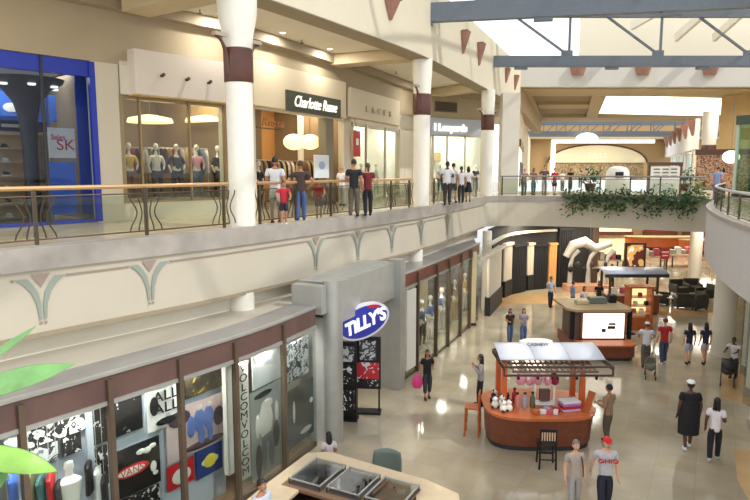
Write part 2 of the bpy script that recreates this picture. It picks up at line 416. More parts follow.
# column positions on the balcony edge
cpos = []
for px, py in ((243, 231), (421, 208), (486, 198)):
    p_, t_ = hit(offs(EDGE, .36), px, py); cpos.append((p_[0], p_[1], t_))
beam_m = mat('beam_cream', (196, 180, 146), .7)
for (x, y, t_) in cpos:
    n = Vector((-t_[1], t_[0])); a = Vector((x, y))+n*.4
    b_ = a+n*(3.6)
    struct('trim_11', MB().bar((a.x, a.y, 11.92), (b_.x, b_.y, 11.92), .9, .42), beam_m)
def column(p, r, z0, z1, zb, label, t=(1, 0), flare=True, group=None, m=COLW, brackets=True, ft=1.16):
    root = empty('column', (p[0], p[1], z0), 0, label, 'column', group)
    H = z1-z0
    if flare: pr = [(r*.98, 0), (r, zb-z0), (r*1.04, zb+.85-z0), (r*(1+(ft-1)*.3), zb+1.2-z0), (r*(1+(ft-1)*.85), zb+1.65-z0), (r*ft, H)]
    else: pr = [(r, 0), (r, H)]
    MB().lathe((0, 0), pr, 32).build('shaft', m, root, True)
    if flare:
        MB().lathe((0, 0), [(r*1.03, zb-z0), (r*1.09, zb+.03-z0), (r*1.09, zb+.8-z0), (r*1.03, zb+.85-z0)], 32).build('band', BROWN, root, True)
        if brackets:
            for sg in (-1, 1):
                mb = MB(); pts = []
                for k in range(7):
                    u = k/6; pts.append((sg*(r*1.0+.42*u**1.8)*t[0], sg*(r*1.0+.42*u**1.8)*t[1], zb+.2-z0+.85*math.sin(u*PI/2)))
                mb.tube(pts, [.07, .065, .06, .05, .04, .035, .03], 8)
                br = mb.build('bracket', BROWN, root, True)
                MB().box((sg*(r+.3)*t[0], sg*(r+.3)*t[1], zb+1.1-z0), (.34, .14, .09), math.atan2(t[1], t[0])).build('lamp_tray', mat('tray_grey', (170, 156, 140), .5), root)
    return root
lab = ['nearest round white column on the left balcony edge with a brown band', 'second round white column along the left balcony, brightly sunlit, with brown band',
       'third round white column along the left balcony, just before the bridge']
for (x, y, t_), l, ft in zip(cpos, lab, (1.5, 1.2, 1.12)): column((x, y), .34, ZT, ZC, 9.5, l, t_, ft=ft)
# lower columns standing on the shop canopy ledge
for (px, l) in ((242, 'short white column below the balcony on the canopy ledge, nearest of three'), (414, 'short white column below the balcony beyond the oval shop sign'), (324, None)):
    if l:
        p_, t_ = hit(offs(P, .2), px, 315); column((p_[0], p_[1]), .33, 3.56, ZS, 9, l.replace(', nearest of three', ', nearest the camera'), flare=False)
p_ = D(487, 250, 32.2); column((p_[0], 32.2), .24, 0, ZS, 9, 'slim cream column where the left shops end under the bridge', flare=False, m=CREAM2)
column(G(722, 355), .42, 0, ZS-.1, 9, 'thick round column holding up the right balcony', flare=False, m=CREAM2)
column(G(694, 278), .4, 0, ZS, 9, 'round pale column standing far off under the bridge', flare=False, m=CREAM2)
column((25.5, 48), .48, ZT, ZC, 8.35, 'far white column with brown band at upper level on the right', flare=True, brackets=False)

# skylight well: end wall, crossing ceiling, right fascia
ZH = 13.1
struct('wall_back', MB().b2(9.9, 44.6, ZH, 46, 45.1, 14.45), mat('bulkhead_grey', (204, 202, 194), .7))
cm = mat('crossing_ceiling', (186, 168, 132), .75)
struct('ceiling', MB().b2(9, 45.1, ZH+.35, 60, 76, ZH+.6), mat('coffer_brown', (150, 130, 98), .75))
mb = MB()
def zq(px, py): return G(px, py, ZH)
def quad(mb, pts, z0=ZH, z1=ZH+.36): mb.prism([zq(*p) for p in pts], z0, z1)
quad(mb, [(500, 89), (800, 89), (800, 97), (500, 96)])
quad(mb, [(500, 117.5), (800, 118), (800, 122), (500, 121.5)])
quad(mb, [(500, 96), (532, 96), (541, 118), (515, 118)])
quad(mb, [(592, 96), (606, 97), (597, 118), (586, 118)])
quad(mb, [(748, 97), (800, 97), (800, 118), (717, 118)])
quad(mb, [(538, 106), (590, 106), (588, 110), (540, 110)], ZH+.12, ZH+.36)
struct('ceiling', mb, cm)
ob = struct('window_1', MB().prism([zq(605, 98.5), zq(748, 103), zq(716, 116.5), zq(597, 114)], ZH+.05, ZH+.3), mat('luminous_panel', (255, 252, 240), .5, emit=(255, 250, 236), estr=2.2))
# gable wall above the end wall, with ribs, partially open to the sky on the left
gw = mat('gable_cream', (222, 214, 192), .7)
struct('wall_back', MB().prism([(15.3, 47.6), (46, 46.2), (46, 46.6), (15.3, 48)], 13.4, 22), gw)
for i, px in enumerate((646, 690, 728, 766)):
    A = D(px-14, 38 if i else 26, 46.0); B = D(px+24, 4, 41.0)
    struct('trim_13', MB().bar(A, B, .25, .55), CREAM2)
# right upper fascia and ceiling of the right balcony
PRo = offs(PR, -.0)
struct('wall_right', MB().wall([(x+4.6, y) for x, y in PR], 13.0, 16.6, -.5), CREAM2)
# skylight glazing and bars
sk = MB()
for k in range(9): sk.bar((-10+k*3.4, 2, 17.6+.0), (1+k*3.4, 36, 17.6), .12, .2)
for k in range(7): sk.bar((-12, 4+k*5, 17.6), (26, 4+k*5, 17.6), .12, .2)
win = sk.build('window_2', WHITE); win['kind'] = 'structure'
MB().b2(-14, 0, 17.72, 28, 39, 17.74).build('pane', glassmat('sky_glass', (250, 252, 255), .03), win)

# ------------------------------------------------------------ roof trusses
def truss(A, B, depth, zb, panel, off, label, ch=.62, web=.09):
    ax, ay = A; bx_, by_ = B; L = math.hypot(bx_-ax, by_-ay); th = math.atan2(by_-ay, bx_-ax)
    root = empty('roof_truss', (ax, ay, zb), th, label, 'truss')
    MB().box((L/2, 0, ch/2), (L, .32, ch)).build('bottom_chord', STEEL, root)
    MB().box((L/2, 0, depth), (L, .3, .4)).build('top_chord', STEEL, root)
    n = int((L-off)/panel)+1
    for k in range(n):
        x = off+k*panel
        MB().box((x, 0, ch+.14), (.62, .12, .34)).build('gusset_plate', STEEL, root)
        MB().bar((x+.12, 0, ch), (x+.12, 0, depth), web, web*1.4).build('vertical_web', STEEL, root)
        if x-panel*.62 > 0: MB().bar((x, 0, ch+.1), (x-panel*.62, 0, depth), web*1.5, web*1.2).build('diagonal_web', STEEL, root)
        MB().box((x-panel/2, 0, -.07), (.7, .26, .14)).build('chord_bracket', STEEL, root)
    return root
a = D(432, 25, 25.6); b_ = D(750, 11, 23.4)
dx, dy = b_[0]-a[0], b_[1]-a[1]
truss((a[0]-.9, a[1]-dy/dx*.9), (b_[0]+6, b_[1]+dy/dx*6), 3.4, 13.12, 4.6, 2.9, 'nearer grey steel roof truss crossing below the skylight', .72)
a = D(495, 67, 36.2)
truss((a[0]-.3, 36.2), (29, 36.2), 2.9, a[2], 5.15, 4.35, 'farther grey steel roof truss with slanting webs above the bridge', .6)
# ornaments (rust wedge sconces) on fascias
def wedge(p, t, wd, h, label, group='rust wedge sconces on the left upper fascia', taper=.22):
    """tapered half-cone lamp hanging on a wall face"""
    root = empty('wall_sconce', (p[0], p[1], p[2]), math.atan2(t[1], t[0]), label, 'wall lamp', group)
    n = 8; vs = []; 
    for z, k in ((0, 1.0), (-h, taper)):
        for i in range(n+1):
            a_ = PI*i/n; vs.append((math.cos(a_)*wd/2*k, -math.sin(a_)*wd*.45*k, z))
    fs = [(i, i+1, n+1+i+1, n+1+i) for i in range(n)]+[tuple(range(n+1))[::-1], tuple(range(n+1, 2*n+2)), (0, n+1, 2*n+1, n)]
    MB().add(vs, fs).build('shade', SCONCE, root)
    MB().box((0, -wd*.2, .02), (wd*.8, wd*.34, .03)).build('rim', BRONZE, root)
for (px, py, hh, l) in ((390, 0, 18, 'first rust wedge sconce high on the left fascia at the top edge of the picture'), (463, 32, 20, 'rust wedge sconce under the near truss on the left fascia'),
                       (479, 44, 20, 'rust wedge sconce just before the far truss on the left fascia'), (506, 69, 13, 'rust wedge sconce just beyond the far truss, left of a pair'), (515, 76, 13, 'last rust wedge sconce before the grey bulkhead')):
    p_, t_ = hit(offs(UF, -.01), px, py)
    if p_ is None: continue
    h = hh/F*p_[1]; wedge(p_, t_, .82 if px < 500 else .7, h, l)
for px, l in ((578, 'left'), (643, 'middle'), (710, 'right')):
    p_ = D(px, 66, 44.58); wedge(p_, (1, 0), 1.2, .62, 'rust sconce on the bulkhead under the far truss, %s of three' % l, 'rust sconces on the bulkhead', .7)

# ------------------------------------------------------------ railings
def railing(path, posts, label, tulip=True, hand=BRASS, zt=6.95, name='balcony_railing', pm=BRONZE, glass=True):
    """path in plan; posts = list of ((x,y),(tx,ty))"""
    mid = path[len(path)//2]
    root = empty(name, (path[0][0], path[0][1], ZT+.06), 0, label, 'railing'); ox, oy, oz = path[0][0], path[0][1], ZT+.06
    def R(x, y, z): return (x-ox, y-oy, z-oz)
    MB().tube([R(x, y, zt) for x, y in path], .045, 8).build('handrail', hand, root, True)
    MB().tube([R(x, y, zt-.16) for x, y in path], .018, 6).build('upper_rail', pm, root, True)
    MB().tube([R(x, y, oz+.1) for x, y in path], .02, 6).build('bottom_rail', pm, root, True)
    if glass:
        g = MB().wall([(x-ox, y-oy) for x, y in path], .13, zt-.2-oz, .012); g.build('glass_panel', RGLASS, root)
    for (x, y), (tx, ty) in posts:
        th = math.atan2(ty, tx)
        MB().box(R(x, y, (oz+zt)/2), (.07, .05, zt-oz), th).build('post', pm, root)
        if tulip:
            for sg in (-1, 1):
                for d, amp in ((.14, .05), (.3, .1)):
                    pts = []
                    for k in range(9):
                        u = k/8; a_ = sg*(d+amp*math.cos(u*PI*2)*.9); pts.append(R(x+tx*a_, y+ty*a_, oz+.1+u*(zt-.18-oz-.08)))
                    MB().tube(pts, .016, 5).build('curved_baluster', pm, root, True)
    return root
RP = offs(P, .22)
def ppt(path, px, py=215):
    p_, t_ = hit(path, px, py); return ((p_[0], p_[1]), t_)
pathA = [q for q in RP if q[1] > 4.4 and q[0] < ppt(RP, 226)[0][0]]+[ppt(RP, 229)[0]]
railing(pathA, [ppt(RP, x) for x in (35, 146, 224)], 'near balcony railing left of the first white column, glass with curved bars and brass handrail')
railing(subpath(RP, 258, 411, 215), [ppt(RP, x) for x in (260, 296, 331, 391, 409)], 'balcony railing between the first and second white columns')
railing(subpath(offs(EDGE, .22), 432, 477, 200), [ppt(offs(EDGE, .22), x, 200) for x in (434, 455, 476)], 'balcony railing between the second and third white columns', False)
BRr = offs(BR, .2)
railing(subpath(BRr, 500, 704, 190), [ppt(BRr, x, 190) for x in (502, 522, 545, 570, 600, 630, 660, 690)], 'glass railing along the bridge behind the hanging plants', False, mat('grey_handrail', (150, 150, 146), .4, .3))
PRr = offs(PR, .2)
railing([q for q in PRr if q[1] > 7], [((x, y), (a, b)) for x, y, a, b in along([q for q in PRr if q[1] > 7], 1.9)], 'glass railing with pale handrail on the right balcony', False, mat('pale_handrail', (190, 192, 190), .4, .2), zt=6.66)

# ------------------------------------------------------------ lower shop front, near (skate shop)
ZB = 3.8
struct('ceiling', MB().prism(offs(S1, .12)+[( -1.6, 18.6), (-4.1, 15.6), (-7.5, 11.0), (-11.0, 6.0)], 3.48, 3.7), mat('ledge_cream', (184, 176, 158), .6))
struct('trim_18', MB().wall(offs(S1, .02), 3.66, 3.785, .75), LEDGE)
def storefront(name, path, mull_px, py_m, label, zb=ZB, zbb=3.3, bandm=BAND, rust=None, sill=.12):
    ox, oy = path[0]; root = empty(name, (ox, oy, 0), 0, label, 'shopfront')
    L = [(x-ox, y-oy) for x, y in path]
    MB().wall(offs(L, -.04), zb-.05, zb, .12).build('cap_moulding', METAL, root)
    MB().wall(L, zbb, zb-.05, .1).build('sign_band', bandm, root)
    MB().wall(offs(L, -.03), zbb-.08, zbb, .24).build('head_rail', METAL, root)
    MB().wall(L, 0, sill, .12).build('sill', MULL, root)
    pts = [ppt(path, x, py_m) for x in mull_px]
    for (x, y), (tx, ty) in pts:
        MB().box((x-ox-ty*0+ty*.02, y-oy-tx*.02, (zb-.12)/2), (.09, .13, zb-.12), math.atan2(ty, tx)).build('mullion', MULL, root)
    # one pane per bay
    ends = [path[0]]+[p[0] for p in pts]+[path[-1]]
    for a_, b_ in zip(ends[:-1], ends[1:]):
        if math.hypot(a_[0]-b_[0], a_[1]-b_[1]) < .3: continue
        MB().wall([(a_[0]-ox, a_[1]-oy), (b_[0]-ox, b_[1]-oy)], sill, zbb-.08, .012).build('glass_pane', DGLASS, root)
    return root
storefront('shopfront', S1, (20, 110, 181, 236, 284), 420, 'lower left glass shopfront with brown sign band and display posters')
mb = MB(); s2 = S2
storefront('shopfront', S2, (417, 436, 448, 460, 469), 310, 'far lower shopfront with slanted glass bays beyond the grey portal', bandm=BAND2)
struct('ceiling', MB().prism(offs(S2, .12)+[(5.2, 32.3), (1.2, 25), (-1, 20.6)], 3.48, 3.7), LEDGE)
# shop interiors
INT = mat('interior_grey', (212, 214, 216), .7); INTF = mat('interior_wood_floor', (150, 112, 76), .4, var=.1, scale=3)
struct('wall_left', MB().wall(offs(S1, 3.2), 0, 3.48, .1), INT)
struct('floor', MB().prism(S1+offs(S1, 3.2)[::-1], .002, .02), INTF)
struct('wall_left', MB().wall(offs(S2, 2.6), 0, 3.48, .1), mat('interior_cream', (210, 196, 168), .7))
struct('ceiling', MB().prism(offs(S1, .2)+offs(S1, 3.3)[::-1], 3.3, 3.42), WHITE)
struct('ceiling', MB().prism(offs(S2, .2)+offs(S2, 2.7)[::-1], 3.3, 3.42), WHITE)

# posters on display boards behind the glass
SB = offs(S1, .55)
def poster(px0, px1, py0, py1, m, label, name='poster', path=SB, th=.03, border=None, extra=None, cat='poster', group=None):
    pa, ta = hit(path, px0, (py0+py1)/2); pb, tb = hit(path, px1, (py0+py1)/2)
    pc, _ = hit(path, (px0+px1)/2, py0); pd, _ = hit(path, (px0+px1)/2, py1)
    z1, z0 = pc[2], max(.05, pd[2]); wd = math.hypot(pb[0]-pa[0], pb[1]-pa[1]); th_ = math.atan2(pb[1]-pa[1], pb[0]-pa[0])
    root = empty(name, ((pa[0]+pb[0])/2, (pa[1]+pb[1])/2, z0), th_, label, cat, group)
    H = z1-z0
    MB().box((0, 0, H/2), (wd, th, H)).build('board', border or m, root)
    if border: MB().box((0, -th/2-.004, H/2), (wd*.92, .008, H*.92)).build('print', m, root)
    if extra: extra(root, wd, H, -th/2-.012)
    return root, wd, H
def supp(px, py, path, m=METAL): pass
ART_BW = artmat('art_bw', [(20, 20, 22), (225, 225, 222), (30, 30, 32), (200, 200, 200)], 5, 1)
ART_BW2 = artmat('art_bw2', [(235, 235, 232), (30, 30, 32), (225, 225, 225)], 6.0, 4)
ART_BW3 = artmat('art_bw3', [(24, 24, 26), (24, 24, 26), (215, 215, 215)], 4.5, 8)
ART_Y = artmat('art_yellow', [(30, 28, 26), (44, 38, 32), (60, 52, 36), (160, 140, 70)], 6, 3)
ART_P = artmat('art_figures', [(196, 170, 172), (70, 84, 150), (206, 182, 184), (60, 30, 40)], 2.4, 6)
ART_F = artmat('art_print', [(200, 204, 206), (60, 64, 68), (210, 214, 216), (120, 124, 128)], 5, 9)
PLBL = mat('pale_blue_board', (188, 198, 210), .5)
REDB = mat('poster_red', (200, 36, 44), .4); YEL = mat('poster_yellow', (226, 210, 70), .5); NAVY = mat('poster_blue', (44, 66, 130), .4)
struct('wall_left', MB().wall(subpath(offs(S1, .62), 2, 224, 420), .0, 3.28, .05), PLBL)
def ex_text(s, size, m, zk=.5, xk=0, sx=1, rot=0):
    def f(root, wd, H, y): text('lettering', s, size, (wd*xk, y, H*zk), (PI/2, rot, 0), m, root, .006, sx)
    return f
def ex_blob(m, pts):
    def f(root, wd, H, y):
        for (a_, z_, ra, rz_) in pts: MB().ell((wd*a_, y, H*z_), (wd*ra, .01, H*rz_), 14, 6).build('printed_shape', m, root, True)
    return f
def ex_multi(*fs):
    def f(root, wd, H, y):
        for i, g in enumerate(fs): g(root, wd, H, y-.004*i)
    return f
poster(1, 22, 415, 436, BAND2, 'rust red curved sign strip at the far left of the lower window', 'banner')
poster(24, 85, 412, 440, ART_BW, 'wide black poster with white lettering strokes at the top left of the lower window')
poster(29, 59, 444, 464, ART_F, 'small pale sketch print in a black frame, left of two framed prints', border=BLACK)
poster(86, 93, 400, 470, PLBL, 'narrow pale blue upright board left of the black posters', 'notice_panel', cat='panel')
poster(62, 81, 434, 454, ART_BW2, 'small sketch print in a black frame, right of two framed prints', border=BLACK)
poster(95, 108, 446, 490, ART_BW2, 'small black and white print beside the second mullion')
poster(112, 160, 494, 520, ART_BW2, 'black and white print at the very bottom under the oval emblem poster')
poster(92, 142, 395, 437, ART_BW3, 'black poster with white figures between the second and third mullions')
poster(146, 178, 388, 428, mat('paper_white', (226, 226, 222), .5), 'white poster with rows of black lettering at the upper middle', extra=ex_multi(ex_text('ALL', .3, BLACK, .8, .1, 1.2), ex_text('ALL', .3, BLACK, .5, .1, 1.2), ex_blob(BLACK, [(-.28, .62, .14, .24), (.1, .17, .36, .1)])))
poster(184, 228, 366, 392, ART_Y, 'dark poster with yellow flowers at the top right of the lower window')
poster(112, 160, 444, 492, BLACK, 'black poster with a red and white oval emblem and white splashes',
       extra=ex_multi(ex_blob(REDB, [(-.1, .5, .36, .13)]), ex_blob(WHITE, [(-.12, .5, .3, .09), (.22, .8, .09, .07), (.08, .82, .1, .06), (.34, .85, .08, .05), (.34, .4, .07, .12), (.38, .25, .06, .05)]), ex_text('VANS', .2, REDB, .5, -.12)))
poster(166, 226, 402, 452, mat('poster_pink', (196, 174, 172), .5), 'large poster with pink and blue figures next to the white wall edge',
       extra=ex_multi(ex_blob(mat('plum', (74, 52, 66), .5), [(-.3, .8, .18, .16), (.1, .12, .36, .08), (.36, .55, .1, .2)]), ex_blob(mat('denim_blue', (92, 112, 172), .5), [(.02, .62, .1, .24), (.18, .6, .09, .26), (-.12, .55, .07, .22), (.05, .3, .06, .2), (.2, .28, .05, .2)]), ex_blob(mat('pale_skin', (206, 190, 186), .5), [(.02, .88, .05, .06), (.19, .88, .05, .06)])))
poster(167, 194, 462, 486, REDB, 'red square board with a white patch leaning at the bottom of the window', extra=ex_blob(WHITE, [(.0, .45, .36, .34)]))
poster(196, 222, 446, 474, NAVY, 'blue board with a yellow star emblem', extra=ex_multi(ex_blob(WHITE, [(0, .5, .34, .16)]), ex_blob(YEL, [(0, .5, .26, .24)])))
# white return panel, vertical strip, big figure print and dark panel
SB2 = offs(S1, .3)
poster(225, 233, 362, 474, WHITE, 'narrow white full height panel beside the vertical lettering', 'notice_panel', SB2, .12, cat='panel')
def letters(root, wd, H, y):
    for i, ch in enumerate('VOLCOM'[:6]*2): text('lettering', ch, .26, (0, y, H*(.95-i*.08)), (PI/2, 0, 0), BLACK, root, .004, 1.3)
poster(238, 249, 362, 480, WHITE, 'white vertical strip of black letters in the window', 'banner', SB2, extra=letters, cat='banner')
poster(252, 281, 346, 384, mat('pale_print', (196, 200, 200), .5), 'pale grey print above the figure banner', path=SB2)
rt, wd_, H_ = poster(251, 281, 386, 476, mat('print_grey', (168, 174, 172), .5), 'tall grey banner printed with a standing figure in light trousers', 'banner', SB2, cat='banner')
for m_, lst in ((DARK, [(-.12, .93, .3, .035), (-.3, .2, .1, .2)]), (WHITE, [(0, .8, .2, .06), (-.05, .62, .24, .2), (-.32, .6, .07, .14), (.32, .66, .07, .12)]), (DARK, [(.3, .4, .12, .16)]), (mat('print_mid', (120, 128, 128), .5), [(-.12, .25, .1, .2), (.14, .25, .1, .2), (0, .42, .2, .06)])):
    ex_blob(m_, lst)(rt, wd_, H_, -.03)
poster(287, 316, 384, 440, mat('green_black_panel', (62, 70, 66), .5), 'dark green panel with white lettering behind the last near pane', 'notice_panel', SB2, extra=ex_blob(WHITE, [(-.3, .6, .04, .2), (.1, .15, .2, .05), (.3, .62, .06, .05)]), cat='panel')
poster(287, 308, 340, 378, ART_F, 'grey photo print with caps above the dark green panel', path=SB2)

# ------------------------------------------------------------ portal with the oval sign
pl = Vector((-1.02, 16.05)); pr = Vector((0.86, 20.1)); tv = (pr-pl).normalized(); nv = Vector((-tv.y, tv.x))
root = empty('shop_portal', (pl.x, pl.y, 0), math.atan2(tv.y, tv.x), 'tall grey metal shop portal framing the entrance under the oval sign', 'portal'); Lp = (pr-pl).length
MB().cyl((.02, .12), .26, 0, 4.42, n=24).build('pillar', METAL, root, True)
MB().box((Lp, .15, 2.2), (.42, .42, 4.4)).build('pillar', METAL, root)
MB().box((Lp/2, .26, 3.72), (Lp-.3, .2, 1.16)).build('lintel', METAL, root)
MB().box((Lp/2, .75, 4.25), (Lp-.2, 1.0, .14)).build('canopy_top', METAL, root)
MB().box((-.34, .62, 3.95), (.3, .9, .75)).build('side_return', METAL, root)
MB().box((-.1, 1.1, 1.7), (.1, 1.6, 3.4)).build('side_wall', METAL, root)
MB().box((Lp-.02, 1.2, 1.7), (.1, 1.6, 3.4)).build('side_wall', METAL, root)
def porl(a, d, z): q = pl+tv*a+nv*d; return (q.x, q.y, z)
struct('wall_left', MB().bar(porl(-.1, 4.2, 1.7), porl(Lp, 4.2, 1.7), .1, 3.4), mat('shop_back_dark', (96, 88, 80), .7))
struct('ceiling', MB().prism([porl(-.1, .3, 0)[:2], porl(Lp, .3, 0)[:2], porl(Lp, 4.3, 0)[:2], porl(-.1, 4.3, 0)[:2]], 3.16, 3.24), DARK)
# oval sign, hung out from the lintel, facing the mall
sp_ = D(363, 321, 17.6)
sg = empty('oval_shop_sign', sp_, 0, 'blue and white oval shop sign with bold white letters hung from the portal', 'shop sign')
th_ = math.atan2(tv.y, tv.x)-.75
sg.rotation_euler = (0, -.34, th_)
MB().lathe((0, 0), [(1, -.08), (1, .08)], 40).build('plate', mat('sign_white', (236, 236, 240), .35), sg)
for o in kids(sg): o.scale = (.82, .50, 1); o.rotation_euler = (PI/2, 0, 0)
o = MB().lathe((0, 0), [(1, -.1), (1, .1)], 40).build('blue_field', mat('sign_blue', (44, 52, 150), .35, emit=(40, 50, 160), estr=.25), sg); o.scale = (.75, .43, 1); o.rotation_euler = (PI/2, 0, 0)
o = MB().lathe((0, 0), [(1, -.09), (1, .09)], 30).build('red_flash', REDB, sg); o.scale = (.2, .05, 1.16); o.rotation_euler = (PI/2, .35, 0); o.location = (.42, 0, .31)
text('lettering', "TiLLY'S", .5, (0, -.13, -.02), (PI/2, 0, 0), mat('sign_lettering', (250, 250, 250), .4, emit=(255, 255, 255), estr=.5), sg, .02, .86, .3, bold=.02)
MB().bar((0, .05, 0), (0, .55, .1), .08, .08).build('arm', BLACK, sg)
# display stands in the entrance
def stand(px, pyb, w_, h_, label, prints):
    x, y = G(px, pyb); r_ = empty('display_stand', (x, y, 0), -.15, label, 'display stand')
    MB().box((0, .08, h_/2), (w_, .12, h_)).build('board', BLACK, r_); MB().box((0, .08, .03), (w_*1.1, .4, .06)).build('base', BLACK, r_)
    for (z, hh, m_) in prints: MB().box((0, .01, z), (w_*.8, .03, hh)).build('print', m_, r_)
stand(346, 420, .62, 2.35, 'black display stand with photo prints just inside the portal on the left', [(2.0, .45, ART_F), (1.35, .6, ART_BW2), (.6, .6, ART_BW2)])
x, y = G(368, 412)
r_ = empty('poster_rack', (x, y, 0), -.1, 'black poster rack with red and white prints in the middle of the entrance', 'display stand')
MB().box((0, 0, 1.55), (.78, .1, 1.6)).build('board', BLACK, r_); MB().box((.34, 0, .4), (.05, .05, .8)).build('leg', BLACK, r_); MB().box((-.34, 0, .4), (.05, .05, .8)).build('leg', BLACK, r_); MB().box((0, -.02, .03), (.8, .4, .06)).build('base', BLACK, r_)
MB().box((0, -.06, 1.95), (.5, .03, .6)).build('print', ART_F, r_); MB().box((0, -.06, 1.32), (.68, .03, .5)).build('print', artmat('art_red', [(230, 225, 225), (200, 50, 60), (235, 230, 230)], 4, 2), r_); MB().box((0, -.06, .95), (.68, .03, .2)).build('print', ART_BW2, r_)

# ------------------------------------------------------------ far lower shop interior prints
SC2 = offs(S2, .35)
poster(406, 415, 290, 368, WHITE, 'white panel right beside the metal pillar of the portal', 'notice_panel', [(0.9, 20.6), (1.5, 21.6)], .08, cat='panel') if hit([(0.9, 20.6), (1.5, 21.6)], 410, 330)[0] and hit([(0.9, 20.6), (1.5, 21.6)], 406, 330)[0] and hit([(0.9, 20.6), (1.5, 21.6)], 415, 330)[0] else None

# ------------------------------------------------------------ people
def skinmesh(verts, edges, root=0, sub=1, flat=None):
    me = bpy.data.meshes.new('t'); me.from_pydata([v[:3] for v in verts], edges, [])
    o = bpy.data.objects.new('t', me); TMP.objects.link(o)
    m = o.modifiers.new('s', 'SKIN'); m.use_smooth_shade = True; m.branch_smoothing = .3
    sv = me.skin_vertices[0].data
    for i, v in enumerate(verts):
        r = v[3]; sv[i].radius = (r if isinstance(r, tuple) else (r, r)); sv[i].use_root = (i == root)
    if sub: ss = o.modifiers.new('u', 'SUBSURF'); ss.levels = sub; ss.render_levels = sub
    dg = bpy.context.evaluated_depsgraph_get(); out = bpy.data.meshes.new_from_object(o.evaluated_get(dg))
    vs = [tuple(v.co) for v in out.vertices]; fs = [tuple(p.vertices) for p in out.polygons]
    bpy.data.objects.remove(o); bpy.data.meshes.remove(me); bpy.data.meshes.remove(out)
    return vs, fs
TMP = bpy.data.collections.new('tmp'); COL.children.link(TMP)
def arm_pts(kind, sg, sh):
    """elbow and wrist for an arm pose; body faces -Y; sg = side"""
    x, y, z = sh
    P_ = {'down': ((.06, .03, -.28), (.07, -.04, -.53)), 'swingf': ((.05, -.1, -.26), (.05, -.26, -.46)), 'swingb': ((.06, .12, -.25), (.06, .2, -.5)),
          'hold': ((.05, .03, -.28), (-.02, -.24, -.26)), 'phone': ((.08, -.02, -.26), (-.02, -.2, -.08)), 'head': ((.1, -.12, -.2), (.0, -.12, .04)),
          'rail': ((.1, -.14, -.22), (.06, -.36, -.34)), 'hip': ((.2, .08, -.26), (.06, -.04, -.42)), 'reach': ((.04, -.2, -.18), (0, -.44, -.2)),
          'out': ((.16, .02, -.24), (.22, -.06, -.46)), 'cross': ((.06, -.02, -.27), (-.2, -.2, -.2)), 'lap': ((.05, -.08, -.26), (-.06, -.3, -.3))}
    (a, b_) = P_[kind]
    return (x+sg*a[0], y+a[1], z+a[2]), (x+sg*b_[0], y+b_[1], z+b_[2])
VAR = {}
